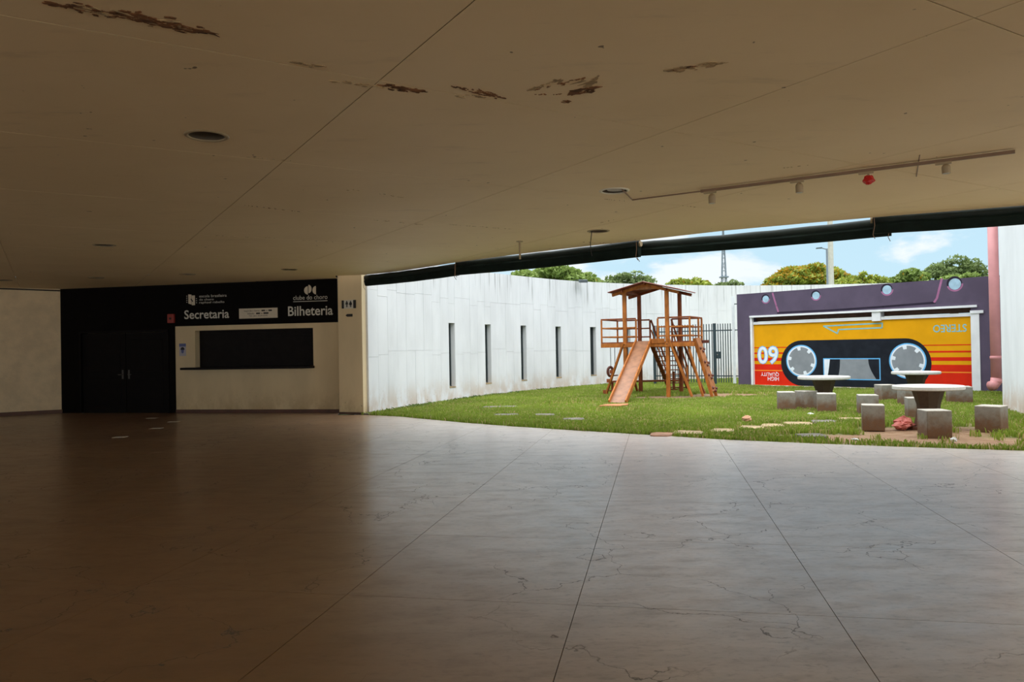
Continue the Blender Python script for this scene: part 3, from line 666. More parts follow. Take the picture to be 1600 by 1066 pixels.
# ------------------------------------------------------------------ roller blinds along the garden edge
def edge_at_px(x, push):              # point on the floor edge (pushed outwards) seen in column x
    pts = [Vector((e.x, e.y, 0)) for e in EDGE]; best = None
    for k in range(len(pts) - 1):
        d = (pts[k + 1] - pts[k]).normalized(); nrm = Vector((-d.y, d.x, 0)) * push
        for i in range(60):
            p = pts[k].lerp(pts[k + 1], i / 60) + nrm; p.z = 3.3; e = abs(proj(p)[0] - x)
            if best is None or e < best[0]: best = (e, p)
    return best[1]
def z_at(p, y):                       # height at which p's vertical is seen in row y
    lo, hi = 0.0, 8.0
    for _ in range(40):
        m_ = (lo + hi) / 2
        if proj((p.x, p.y, m_))[1] > y: lo = m_
        else: hi = m_
    return lo
BL = [(561, 430, 447, 716, 411, 430.5, 0.10, 'end by the pier'), (716, 407.5, 430, 999, 375, 401.5, 0.08, 'second from the pier'),
      (999, 378, 400, 1393, 340, 368.5, 0.26, 'hung lowest, third from the pier'), (1364, 336.5, 365.5, 1690, 310, 344, 0.10, 'farthest from the pier')]
for (x0, yt0, yb0, x1, yt1, yb1, push, lab) in BL:
    if x1 > 1600:
        a = edge_at_px(x0, push); b = edge_at_px(1600, push); b = a + (b - a) * 1.6
        za, zb = z_at(a, yt0), z_at(a, yt0); ha = hb_ = z_at(a, yt0) - z_at(a, yb0)
    else:
        a = edge_at_px(x0, push); b = edge_at_px(x1, push)
        za, zb = z_at(a, yt0), z_at(b, yt1); ha, hb_ = za - z_at(a, yb0), zb - z_at(b, yb1)
    d = Vector((b.x - a.x, b.y - a.y, 0)).normalized(); nin = Vector((d.y, -d.x, 0))
    t = thing('roller_blind', f'rolled dark green canvas blind, {lab}', 'blind', Vector((a.x, a.y, za)), 'rolled canvas blinds along the open edge')
    R = 0.075
    A = Vector((a.x, a.y, za - R)); B = Vector((b.x, b.y, zb - R))
    nseg = 14; pts = [A.lerp(B, i / nseg) + Vector((0, 0, -0.02 * math.sin(math.pi * i / nseg))) for i in range(nseg + 1)]
    obj('roll', MB().tube(pts, [R * (1 + 0.06 * math.sin(i * 2.1)) for i in range(nseg + 1)], 14), M['blind_tube'], t, smooth=True)
    # folded flap below the roll: profile swept along the edge
    prof = [(0.055, -R * 1.0), (0.075, -R * 1.6), (0.06, -R * 2.4), (0.05, -0.0), (-0.05, -0.0), (-0.06, -R * 2.2), (-0.05, -R * 1.2)]
    mb = MB(); vs = []; fs = []; n = 8
    for i in range(nseg + 1):
        p = pts[i]; h = (ha + (hb_ - ha) * i / nseg) - R
        cs = [(0.050, -0.03), (0.078, -R * 1.15), (0.066, -R * 1.7), (0.045, -h + 0.02), (0.02, -h), (-0.03, -h), (-0.055, -h + 0.05), (-0.06, -0.03)]
        for (q, zz) in cs:
            vs.append(p + nin * (q + 0.008 * math.sin(i * 1.7 + q * 60)) + Vector((0, 0, zz)))
    for i in range(nseg):
        for k in range(n):
            k2 = (k + 1) % n; fs.append((i * n + k, i * n + k2, (i + 1) * n + k2, (i + 1) * n + k))
    fs += [tuple(range(n - 1, -1, -1)), tuple(nseg * n + k for k in range(n))]
    obj('canvas_flap', mb.add(vs, fs), M['blind'], t)
    for q, e in ((A, -1), (B, 1)):
        c = q - d * e * 0.02
        obj('end_bracket', MB().tube([c, c + d * e * 0.05], 0.05, 10).bar(c + d * e * 0.02 + Vector((0, 0, 0.03)), Vector((c.x, c.y, HC + 0.01)) + d * e * 0.02 - nin * -0.0, 0.025, 0.012), M['beige_metal'], t)
        obj('tie_cord', MB().tube([c + nin * 0.085 + Vector((0, 0, 0.05)), c + nin * 0.10 + Vector((0.01, 0, -0.1)), c + nin * 0.075 + Vector((-0.02, 0, -0.24)), c + nin * 0.06 + Vector((0.01, 0, -0.30))], 0.006, 6), M['track'], t)
rp = floor_pt(812, 377, HC); z1 = z_at(rp, 405)
t = thing('hanger_rod', 'short pale rod hanging from the ceiling before the blind', 'rod', rp)
obj('rod', MB().tube([rp, Vector((rp.x, rp.y, z1))], 0.018, 8), M['beige_metal'], t); obj('flange', MB().lathe(rp, [(0.06, -0.012), (0.06, 0.0)], 14), M['beige_metal'], t)

# ------------------------------------------------------------------ garden wall (curved, board-marked)
CTRL = [(-4.75, 16.9), (-3.87, 19.25), (-2.82, 22.0), (-1.9, 24.1), (-.83, 26.2), (.42, 28.2), (1.82, 30.25), (3.37, 32.0), (5.07, 33.5), (6.9, 34.8), (9.2, 35.8), (11.6, 36.4), (15, 36.6), (20, 36.2), (26, 35)]
def catmull(P, n=20):
    o = []
    for i in range(1, len(P) - 2):
        p0, p1, p2, p3 = [Vector(p) for p in P[i - 1:i + 3]]
        for k in range(n):
            t_ = k / n; o.append(0.5 * ((2 * p1) + (-p0 + p2) * t_ + (2 * p0 - 5 * p1 + 4 * p2 - p3) * t_ ** 2 + (-p0 + 3 * p1 - 3 * p2 + p3) * t_ ** 3))
    o.append(Vector(P[-2])); return o
GP = catmull(CTRL); GS = [0.0]
for i in range(1, len(GP)): GS.append(GS[-1] + (GP[i] - GP[i - 1]).length)
def gw(s, off=0.0, z=0.0):
    s = min(max(s, 0), GS[-1] - 1e-4); i = min(bisect.bisect_right(GS, s) - 1, len(GP) - 2)
    t_ = (s - GS[i]) / (GS[i + 1] - GS[i]); p = GP[i].lerp(GP[i + 1], t_)
    a = GP[max(0, i - 1)]; b = GP[min(len(GP) - 1, i + 2)]; d = (b - a).normalized()
    return Vector((p.x + d.y * off, p.y - d.x * off, z))
GTAB = {}
def gw_px(x, z=1.5):
    if z not in GTAB: GTAB[z] = [(GS[-1] * .8 * i / 3000, proj(gw(GS[-1] * .8 * i / 3000, 0.02, z))[0]) for i in range(3001)]
    return min(GTAB[z], key=lambda q: abs(q[1] - x))[0]
def gtop(s): return 4.12 + 0.27 * min(1, s / 20.0)
def gbox(mb, s0, s1, z0, z1, o0, o1, n=1):
    zz1 = z1 if callable(z1) else (lambda s: z1)
    vs = []; fs = []
    for i in range(n + 1):
        s = s0 + (s1 - s0) * i / n
        vs += [gw(s, o0, z0), gw(s, o1, z0), gw(s, o1, zz1(s)), gw(s, o0, zz1(s))]
    for i in range(n):
        a = i * 4; b = a + 4
        for k in range(4):
            k2 = (k + 1) % 4; fs.append((a + k, b + k, b + k2, a + k2))
    fs += [(0, 1, 2, 3), (n * 4 + 3, n * 4 + 2, n * 4 + 1, n * 4)]
    return mb.add(vs, fs)
SLW = 0.38; SL0, SL1 = 0.443, 2.44; TH = 0.42
slits = [gw_px(x) - SLW / 2 for x in (706.5, 763, 818.5, 872.8, 927, 981)]
S_LAST = GS[-1] - 0.1
S_START = 0.46
core = MB(); seg = [S_START] + [v for s in slits for v in (s, s + SLW)] + [S_LAST]
for k in range(0, len(seg), 2):
    gbox(core, seg[k], seg[k + 1], -0.2, gtop, -TH, 0.0, max(1, int((seg[k + 1] - seg[k]) / 0.5)))
for s in slits:
    gbox(core, s, s + SLW, -0.2, SL0, -TH, 0.0); gbox(core, s, s + SLW, SL1, gtop, -TH, 0.0)
wall_garden = struct('wall_garden', core, M['garden_wall'])
S_VIS = gw_px(1330, 3.5) if True else S_LAST
cols = []; edges = [S_START] + [v for s in slits for v in (s, s + SLW)] + [min(S_LAST, GS[-1] * 0.82)]
for k in range(len(edges) - 1):
    a, b = edges[k], edges[k + 1]
    if k % 2 == 1: cols.append((a, b, True)); continue
    n = max(1, round((b - a) / 0.5))
    for i in range(n): cols.append((a + (b - a) * i / n, a + (b - a) * (i + 1) / n, False))
G = 0.003
for (a, b, sl) in cols:
    j1 = random.choice((1.45, 1.6, 1.5)); j2 = random.choice((3.05, 3.2, 3.25))
    if sl: rows = [(0.0, SL0), (SL1, j2), (j2, None)]
    else: rows = [(0.0, j1), (j1, j2), (j2, None)]
    for (z0, z1) in rows:
        pr = 0.018 + random.uniform(0, 0.004)
        top = (lambda s: gtop(s) - 0.001) if z1 is None else z1 - G
        obj('wall_panel', gbox(MB(), a + (G if not sl else 0), b - (G if not sl else 0), z0 + G, top, 0.001, pr), M['garden_wall'], wall_garden)
for k, s in enumerate(slits):
    wn = struct(f'window_{k + 2}', gbox(MB(), s, s + SLW, SL0, SL1, -0.17, -0.16), M['glass'])
    fm = MB(); gbox(fm, s, s + 0.035, SL0, SL1, -0.16, -0.13); gbox(fm, s + SLW - 0.035, s + SLW, SL0, SL1, -0.16, -0.13)
    gbox(fm, s, s + SLW, SL0, SL0 + 0.035, -0.16, -0.13); gbox(fm, s, s + SLW, SL1 - 0.035, SL1, -0.16, -0.13)
    obj('window_frame', fm, M['frame_dark'], wn)
    gs = MB(); gbox(gs, s, s + SLW, SL0 - 0.03, SL0 + 0.004, -0.13, 0.03); obj('window_sill', gs, M['paver'], wn)
# curb at the wall's foot
struct('curb', gbox(MB(), 0.15, gw_px(1000, 0.1), -0.1, 0.035, 0.02, 0.22, 24), M['paver_grey'])
fl = gw_px(902, 4.2)
t = thing('floodlight', 'small dark floodlight on top of the white garden wall', 'light', gw(fl, 0, gtop(fl)))
obj('bracket', MB().bar(gw(fl, -0.05, gtop(fl)), gw(fl, -0.05, gtop(fl) + 0.06), 0.04, 0.03).bar(gw(fl, -0.05, gtop(fl) + 0.05), gw(fl, 0.28, gtop(fl) + 0.03), 0.04, 0.03), M['ink'], t)
obj('lamp_housing', MB().box(gw(fl, 0.32, gtop(fl) - 0.02), Vector((0.16, 0.02, 0)), Vector((-0.02, 0.12, 0.02)), Vector((0, 0, 0.055))), M['frame_dark'], t)

# ------------------------------------------------------------------ lawn
MW0 = floor_pt(1154, 603); MWd = Vector((0.666, -0.746, 0)).normalized(); MW1 = MW0 + MWd * 9.6
RA = floor_pt(1567, 640); RB = Vector((9.7, 13.7, 0)); RC = Vector((14.5, 22.4, 0))
lawn_poly = [(e.x, e.y) for e in EDGE[:11]] + [(9.6, 11.5), (12.5, 14.0)] + [(RA.x + .05, RA.y), (RC.x, RC.y), (MW1.x, MW1.y), (MW0.x, MW0.y), (9.2, 30.6)] + \
            [(gw(s).x, gw(s).y) for s in [gw_px(1200) * (1 - i / 24) for i in range(25)]]
def mat_ground():
    m = bpy.data.materials.new('earth_and_turf'); m.use_nodes = True; t = NT(m.node_tree); b = t.n['Principled BSDF']
    g = t.new('ShaderNodeNewGeometry').outputs['Position']; a = t.new('ShaderNodeAttribute', attribute_name='tint')
    c = t.mix(t.step(t.noise(g, 3, 6, 0.65), 0.35, 0.65), (0.10, 0.13, 0.035, 1), (0.14, 0.17, 0.045, 1))
    s_ = t.mix(t.step(t.noise(g, 5, 6, 0.65), 0.3, 0.7), (0.22, 0.12, 0.06, 1), (0.30, 0.19, 0.11, 1))
    t.link(t.mix(a.outputs['Fac'], c, s_), b.inputs['Base Color']); b.inputs['Roughness'].default_value = 0.95
    bp = t.new('ShaderNodeBump'); bp.inputs['Strength'].default_value = 0.8; bp.inputs['Distance'].default_value = 0.03
    t.link(t.noise(g, 18, 6), bp.inputs['Height']); t.link(bp.outputs[0], b.inputs['Normal']); return m
BARE = [(floor_pt(1440, 684), 2.4, 0.75, -0.3, 1.2), (floor_pt(1440, 672), 1.4, 1.0, 0, 1.1), (floor_pt(1570, 692), 1.9, 0.7, -0.35, 1.1), (floor_pt(1290, 690), 1.4, 0.4, -.3, .55), (floor_pt(1530, 672), 1.1, 0.5, 0, 0.6), (floor_pt(1140, 617), 1.5, 1.3, 0, 1.1), (floor_pt(1050, 621), 2.0, 1.1, 0, 0.95),
        (floor_pt(895, 631), 1.2, 0.8, 0, 0.75), (floor_pt(950, 642), 1.4, 0.7, 0, 0.7), (floor_pt(1590, 668), 0.9, 1.4, 0, 0.7), (floor_pt(1230, 640), 0.6, 0.4, 0, .6), (floor_pt(1365, 668), 0.6, 0.4, 0, 0.7), (floor_pt(770, 639), 0.8, 0.3, 0, 0.6)]
def bare(x, y):
    v = np.zeros_like(x)
    for c, a, b, ang, k in BARE:
        dx = x - c.x; dy = y - c.y; ca, sa = math.cos(ang), math.sin(ang)
        q = ((dx * ca + dy * sa) / a) ** 2 + ((-dx * sa + dy * ca) / b) ** 2
        v = np.maximum(v, k * np.clip(1.5 - 1.2 * q, 0, 1))
    return np.clip(v, 0, 1)
def in_poly(px_, py_, poly):
    r = np.zeros(len(px_), bool)
    for k in range(len(poly)):
        x1, y1 = poly[k - 1]; x2, y2 = poly[k]
        c = ((y1 > py_) != (y2 > py_)); xi = (x2 - x1) * (py_ - y1) / ((y2 - y1) if y2 != y1 else 1e-9) + x1
        r ^= c & (px_ < xi)
    return r
# ground mesh: grid with a soil attribute, reaching under and beyond the walls
gx, gy = np.meshgrid(np.linspace(-8, 24, 129), np.linspace(7, 40, 133)); gxf, gyf = gx.ravel(), gy.ravel()
nxg, nyg = 129, 133
bmask = bare(gxf, gyf); hgt = -0.035 + 0.02 * (np.sin(gxf * 1.7) * np.cos(gyf * 1.3))
me = bpy.data.meshes.new('lawn_ground')
idx = np.arange(nxg * nyg).reshape(nyg, nxg)
quads = np.stack([idx[:-1, :-1], idx[:-1, 1:], idx[1:, 1:], idx[1:, :-1]], -1).reshape(-1, 4)
_fin = in_poly(gxf, gyf, OUTLINE); quads = quads[~(_fin[quads].all(1))]
me.from_pydata(np.stack([gxf, gyf, np.minimum(hgt, -0.015)], -1).tolist(), [], quads.tolist())
at = me.attributes.new('tint', 'FLOAT', 'POINT'); at.data.foreach_set('value', bmask.astype(np.float32))
me.materials.append(mat_ground()); lawn = bpy.data.objects.new('lawn_ground', me); lk(lawn); lawn['kind'] = 'structure'; ORG[lawn.name] = Vector()
far = MB().add([(-400, 41, -0.6), (400, 41, -0.6), (700, 900, -0.6), (-700, 900, -0.6)], [(0, 1, 2, 3)])
struct('terrain', far, mat('far_ground', (0.12, 0.14, 0.05, 1), 0.95, 0.3, 0.05))

def mesh_np(name, verts, faces_flat, loop_total, tint, m, parent=None, org=Vector((0, 0, 0))):
    me = bpy.data.meshes.new(name); nv = len(verts); nf = len(loop_total)
    me.vertices.add(nv); me.vertices.foreach_set('co', (verts - np.array(org)).astype(np.float32).ravel())
    me.loops.add(len(faces_flat)); me.loops.foreach_set('vertex_index', faces_flat.astype(np.int32))
    st = np.zeros(nf, np.int32); st[1:] = np.cumsum(loop_total)[:-1]
    me.polygons.add(nf); me.polygons.foreach_set('loop_start', st); me.polygons.foreach_set('loop_total', loop_total.astype(np.int32))
    me.update(calc_edges=True)
    a = me.attributes.new('tint', 'FLOAT_COLOR', 'POINT'); a.data.foreach_set('color', np.concatenate([tint, np.ones((nv, 1))], 1).astype(np.float32).ravel())
    me.materials.append(m); o = bpy.data.objects.new(name, me); lk(o, parent)
    if not parent: o.location = org
    ORG[o.name] = Vector(org); return o
STONES = []                           # filled with the paver footprints before the grass grows
def paver(cx, cy, wpx, m, lab, dep, ang=0.0, zt=0.015):
    p = floor_pt(cx, cy); hw = wpx / 2 / F * p.y
    n = 10; pts = []
    for k in range(n):
        t_ = 6.2832 * k / n; c_, s_ = math.cos(t_), math.sin(t_); e = 0.45
        x = hw * math.copysign(abs(c_) ** e, c_) * random.uniform(.9, 1.05); y = dep * math.copysign(abs(s_) ** e, s_) * random.uniform(.88, 1.08)
        pts.append((p.x + x * math.cos(ang) - y * math.sin(ang), p.y + x * math.sin(ang) + y * math.cos(ang), -0.06))
    o = obj('stepping_stone', MB().prism(pts, (0, 0, 0.06 + zt)), M[m], None, (p.x, p.y, 0)); bevel(o, 0.01, 1)
    STONES.append([(x, y) for x, y, _ in pts]); return o
path_lab = ['reddish stepping stone at the edge of the concrete floor', 'second stepping stone of the tan path from the floor edge', 'third stepping stone of the tan path from the floor edge', 'fourth stepping stone of the tan path from the floor edge',
            'fifth stepping stone of the tan path, near the three clustered stools', 'sixth stepping stone, pale tan, of the path from the floor edge', 'greyish seventh stepping stone of the path', 'last yellowish stepping stone of the path, behind the stained stool']
for k, (x, y, wpx, m) in enumerate(((1034, 679.6, 36, 'paver_red'), (1075, 676.8, 50, 'paver'), (1128, 673.6, 38, 'paver'), (1174, 668.8, 40, 'paver'), (1208, 665.8, 36, 'paver'), (1246, 662.6, 44, 'paver'), (1288, 659.3, 38, 'paver_grey'), (1330, 655.6, 42, 'paver'))):
    tag(paver(x, y, wpx, m, '', 0.28, -0.3, 0.02), path_lab[k], 'stepping stone', 'stepping stones of the tan path')
slab_lab = ['grey slab sunk in the lawn, farthest from the floor', 'grey slab sunk in the lawn before the first slit window', 'grey slab sunk in the lawn, third of the loose row', 'grey slab sunk in the lawn, closest to the slide', 'grey slab sunk in the lawn between floor and tan path']
for k, (x, y, wpx) in enumerate(((782, 637.2, 56), (791, 649.8, 40), (851, 649.8, 32), (897, 656.6, 34), (1268, 681.3, 44))):
    tag(paver(x, y, wpx, 'paver_grey', '', 0.24, 0.0, 0.035 if k < 4 else 0.02), slab_lab[k], 'stepping stone', 'grey slabs sunk in the lawn')

def grow_grass():
    N = 60000
    x = rng.uniform(-4.5, 15.5, N); y = rng.uniform(9.5, 37, N)
    keep = in_poly(x, y, lawn_poly)
    for st_ in STONES:
        c = np.mean(st_, 0); sp = [(c[0] + (a - c[0]) * 1.12, c[1] - .05 + (b - c[1]) * 1.25) for a, b in st_]; keep &= ~in_poly(x, y, sp)
    keep &= rng.random(N) > np.clip(bare(x, y) * 1.12 + 0.10 * (np.sin(x * 2.3 + y) * np.sin(y * 1.9 - x * .6) > 0.55), 0, 0.985)
    # nearer turf needs more tufts, far turf can be sparser
    keep &= rng.random(N) < np.clip(1.25 - (y - 13) * 0.028, 0.5, 1)
    x, y = x[keep], y[keep]; nT = len(x); nb = 15
    patch = 0.5 + 0.5 * np.sin(x * 1.1 + 1.3 * np.sin(y * 0.7)) * np.cos(y * 0.9 + np.sin(x * .8))
    patch = 0.65 * patch + 0.35 * rng.random(nT)
    bx = np.repeat(x, nb) + rng.normal(0, 0.055, nT * nb); by = np.repeat(y, nb) + rng.normal(0, 0.055, nT * nb)
    kk = in_poly(bx, by, lawn_poly); bx, by = bx[kk], by[kk]; pp = np.repeat(patch, nb)[kk]; n = len(bx)
    h = rng.uniform(0.03, 0.085, n) * (0.7 + 0.6 * pp); ang = rng.uniform(0, 6.283, n); wd = rng.uniform(0.007, 0.013, n)
    lean = rng.uniform(0.2, 0.9, n) * h; la = rng.uniform(0, 6.283, n)
    dx, dy = np.cos(ang) * wd, np.sin(ang) * wd; lx, ly = np.cos(la) * lean, np.sin(la) * lean
    z0 = np.full(n, -0.04)
    V = np.empty((n, 5, 3))
    V[:, 0] = np.stack([bx - dx, by - dy, z0], -1); V[:, 1] = np.stack([bx + dx, by + dy, z0], -1)
    V[:, 2] = np.stack([bx + dx * .8 + lx * .4, by + dy * .8 + ly * .4, h * .6], -1); V[:, 3] = np.stack([bx - dx * .8 + lx * .4, by - dy * .8 + ly * .4, h * .6], -1)
    V[:, 4] = np.stack([bx + lx, by + ly, h], -1)
    b0 = (np.arange(n) * 5)[:, None]
    loops = np.concatenate([b0 + np.array([0, 1, 2, 3]), b0 + np.array([3, 2, 4])], 1).ravel()
    tot = np.tile(np.array([4, 3]), n)
    g1 = np.array([0.17, 0.27, 0.020]); g2 = np.array([0.35, 0.44, 0.07]); g3 = np.array([0.52, 0.43, 0.18])
    mixv = np.clip(0.55 * pp + 0.45 * rng.random(n), 0, 1)[:, None]
    T = g1 * (1 - mixv) + g2 * mixv; dry = (rng.random(n) < 0.08 + 0.22 * np.clip(1 - 1.6 * pp, 0, 1))[:, None]; T = np.where(dry, g3, T)
    o = mesh_np('grass', V.reshape(-1, 3), loops, tot, np.repeat(T, 5, 0), M['grass'])
    tag(o, 'short green lawn grass around the playset and stools', 'grass', kind='stuff')
grow_grass()
# weeds at the foot of the wall
def weeds():
    V = []; L = []; Tt = []; tint = []
    SM = gw_px(1000); SW = [gw_px(v) for v in (640, 715, 730, 740, 762, 800, 835)]
    for _ in range(900):
        s = random.uniform(1.0, SM); s = s if random.random() < .5 else random.choice(SW) + random.gauss(0, .25)
        b = gw(s, 0.12 + abs(random.gauss(0, .12)), 0.0); h = random.uniform(0.03, 0.11); a = random.uniform(0, 6.28); l = random.uniform(.02, .2)
        d = Vector((math.cos(a), math.sin(a), 0)); wv = Vector((-d.y, d.x, 0)) * 0.014; i = len(V)
        V += [b - wv, b + wv, b + d * l * .4 + wv + Vector((0, 0, h * .7)), b + d * l + Vector((0, 0, h))]; L += [i, i + 1, i + 2, i, i + 2, i + 3]; Tt += [3, 3]
        c = random.uniform(.6, 1.2); tint += [(0.12 * c, 0.2 * c, 0.03)] * 4
    o = mesh_np('weeds', np.array([tuple(v) for v in V]), np.array(L), np.array(Tt), np.array(tint), M['grass'])
    tag(o, 'tufts of weeds along the foot of the garden wall', 'weeds', kind='stuff')
weeds()

# ------------------------------------------------------------------ mural wall
MP = Plane(MW0, MW1, (-0.7, -0.7, 0)); MH = 3.55
u_l, z_b = MP.px(1179.5, 601, -0.10); u_r, _ = MP.px(1520, 560, -0.10); z_t = MP.px(1179.5, 507.5, -0.10)[1]; z_b = 0.02
u_fl = MP.px(1173.3, 560)[0]; u_fr = MP.px(1532, 560)[0]; z_ft = MP.px(1179, 495.5)[1]
mw = MB(); REC = -0.10
MP.box(mw, 0, u_l, -0.1, MH, -0.4, 0); MP.box(mw, u_r, MP.len, -0.1, MH, -0.4, 0); MP.box(mw, u_l, u_r, z_ft - 0.02, MH, -0.4, 0)
wall_mural = struct('wall_mural', mw, M['purple'])
def paint(name, mb, m, label=None):
    o = obj(name, mb, m, wall_mural)
    if label: o['label'] = label
    return o
paint('mural_panel', MP.box(MB(), u_l, u_r, -0.1, z_t, -0.4, REC), M['m_yellow'], 'painted yellow and red mural panel set into the wall')
# white frame
fm = MB(); MP.box(fm, u_fl, u_l, -0.02, z_ft - 0.02, 0.0, 0.02); fr_l = paint('mural_frame', fm, M['frame_white'], 'white painted edge of the mural'); bevel(fr_l, 0.008)
fm = MB(); MP.box(fm, u_r, u_fr, -0.02, z_t + 0.08, 0.0, 0.03); bevel(paint('mural_frame', fm, M['frame_white']), 0.008)
fm = MB(); MP.box(fm, u_l, u_l + 0.006, -0.02, z_ft - 0.02, REC, 0.0); paint('mural_frame', fm, M['frame_white'])
uled = MP.px(1527, 482)[0]
paint('mural_ledge', MP.box(MB(), u_fl, uled, z_ft - 0.02, z_ft + 0.05, 0.0, 0.06), M['frame_white'], 'white ledge above the mural')
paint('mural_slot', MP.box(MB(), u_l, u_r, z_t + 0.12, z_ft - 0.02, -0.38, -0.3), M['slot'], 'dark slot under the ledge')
ustrip = MP.px(1537, 487)[0]
paint('mural_lintel', MP.box(MB(), u_l, u_r, z_t, z_t + 0.10, -0.35, REC + 0.05), M['frame_white'], 'white lintel strip over the mural panel')
paint('mural_lintel', MP.box(MB(), u_r, ustrip, z_t + 0.08, z_t + 0.17, 0.0, 0.06), M['frame_white'])
um = MP.px(1369, 492)[0]; paint('mural_post', MP.box(MB(), um - 0.14, um + 0.14, z_t - 0.04, z_ft - 0.02, -0.35, 0.02), M['frame_white'], 'short white post in the slot')
paint('mural_frame', MP.box(MB(), u_l, u_r, -0.05, z_b + 0.03, REC, REC + 0.03), M['frame_white'])
PH = z_t - z_b
fz = lambda f: z_t - PH * f
L0 = REC + 0.002
for a, b, m in ((.372, .386, 'm_red'), (.458, .482, 'm_red'), (.545, .595, 'm_red'), (.648, .742, 'm_red'), (.742, .758, 'm_line'), (.758, .985, 'm_red')):
    paint('mural_stripe', MP.box(MB(), u_l + 0.006, u_r, fz(b), fz(a), REC, L0), M[m])
def stadium(u0, u1, z0, z1, n=20):
    r = (z1 - z0) / 2; zc = (z0 + z1) / 2; pts = []
    for k in range(n + 1): t_ = math.pi / 2 + math.pi * k / n; pts.append((u0 + r * .97 + r * .97 * math.cos(t_), zc + r * math.sin(t_)))
    for k in range(n + 1): t_ = -math.pi / 2 + math.pi * k / n; pts.append((u1 - r * .97 + r * .97 * math.cos(t_), zc + r * math.sin(t_)))
    return pts
c0 = MP.px(1220.5, 562, REC)[0]; c1 = MP.px(1455.5, 562, REC)[0]
paint('mural_capsule', MP.poly(MB(), stadium(c0, c1, fz(.985), fz(.275)), L0, L0 + 0.002), M['m_black'], 'black rounded tape-window shape')
L1 = L0 + 0.002
def disc(c, r, n=40, a0=0): return [(c[0] + r * math.cos(6.283185 * k / n), c[1] + r * math.sin(6.283185 * k / n)) for k in range(n)]
for (x, y) in ((1252, 561.5), (1418, 560.5)):
    uc = MP.px(x, y, REC)[0]; c = (uc, fz(.595)); r = PH * 0.252
    paint('mural_reel', MP.poly(MB(), disc(c, r), L1, L1 + 0.001), M['m_blue'], 'blue ring of a painted reel')
    paint('mural_reel', MP.poly(MB(), disc(c, r * .93), L1 + 0.001, L1 + 0.002), M['m_white'])
    paint('mural_reel', MP.poly(MB(), disc(c, r * .85), L1 + 0.002, L1 + 0.003), M['m_grey'], 'grey centre of a painted reel')
    for k in range(6):
        a = math.radians(100 - 60 * k + (8 if k % 2 else 0)); d_ = (math.cos(a), math.sin(a)); e = (-d_[1], d_[0])
        q = [(c[0] + d_[0] * rr * r + e[0] * ww * r, c[1] + d_[1] * rr * r + e[1] * ww * r) for rr, ww in ((.66, -.09), (.66, .09), (.88, .12), (.88, -.12))]
        paint('mural_reel_tooth', MP.poly(MB(), q, L1 + 0.003, L1 + 0.004), M['m_white'])
w0 = MP.px(1286.5, 573, REC)[0]; w1 = MP.px(1375.7, 573, REC)[0]; wz1 = fz(.555); wz0 = fz(.878)
paint('mural_window', MP.box(MB(), w0, w1, wz0, wz1, L1, L1 + 0.001), M['m_blue'], 'blue outlined window of the painted cassette')
bd = 0.035; iw0, iw1, iz0, iz1 = w0 + bd, w1 - bd, wz0 + bd, wz1 - bd
paint('mural_window', MP.box(MB(), iw0, iw1, iz0, iz1, L1 + 0.001, L1 + 0.002), M['m_black'])
def arc_side(ua, bul, n=10): return [(ua + bul * math.sin(math.pi * k / n * .5 + .2), iz0 + (iz1 - iz0) * k / n) for k in range(n + 1)]
IW = iw1 - iw0
lft = [(iw0 + IW * (.04 + .07 * (k / 10) ** .6), iz0 + (iz1 - iz0) * k / 10) for k in range(11)]
paint('mural_window', MP.poly(MB(), [(iw0, iz1), (iw0, iz0)] + lft, L1 + 0.002, L1 + 0.003), M['m_white'])
gl = [(iw0 + IW * (.25 + .05 * math.sin(math.pi * .5 * k / 10 + .1)), iz0 + (iz1 - iz0) * k / 10) for k in range(11)]
gr = [(iw0 + IW * (.95 - .14 * math.sin(math.pi * .5 * k / 10 + .05)), iz0 + (iz1 - iz0) * k / 10) for k in range(11)]
paint('mural_window', MP.poly(MB(), gl + gr[::-1], L1 + 0.002, L1 + 0.003), M['m_grey'])
# outlined arrow
def stroke(name, pts, wd, m, off, close=True):
    mb = MB(); q = pts + [pts[0]] if close else pts
    for a, b in zip(q[:-1], q[1:]):
        A = MP.P(a[0], a[1], off); B = MP.P(b[0], b[1], off); e = (B - A).normalized() * wd * .3; mb.bar(A - e, B + e, 0.002, wd, up=(0, 0, 1)) if abs((B - A).normalized().z) < .9 else mb.bar(A - e, B + e, 0.002, wd, up=MP.d)
    return paint(name, mb, m)
arr = [MP.px(x / 2.804 + 1140, y / 2.804 + 340, REC) for x, y in ((412, 476), (472, 508), (478, 491), (668, 483), (669, 463))]
stroke('mural_arrow', arr, 0.045, M['m_arrow'], L0 + 0.001)
def mtext(body, x0, x1, f0, f1, m, bold, off=L0 + 0.001):
    a = MP.px(x0, 560, REC)[0]; b = MP.px(x1, 560, REC)[0]
    return lettering('mural_lettering', body, MP, a, b, fz(f1), fz(f0), off, m, wall_mural, bold=bold, flip=True)
mtext('60', 1183.4, 1216.8, .35, .655, M['m_blue'], 0.04); mtext('60', 1184.6, 1215.6, .363, .642, M['m_white'], 0.012, L0 + 0.003)
mtext('QUALITY', 1188.5, 1216.5, .772, .84, M['m_white'], 0.004); mtext('HIGH', 1199, 1216.3, .85, .915, M['m_white'], 0.004)
mtext('STEREO', 1459, 1511.5, .10, .205, M['m_arrow'], 0.01)
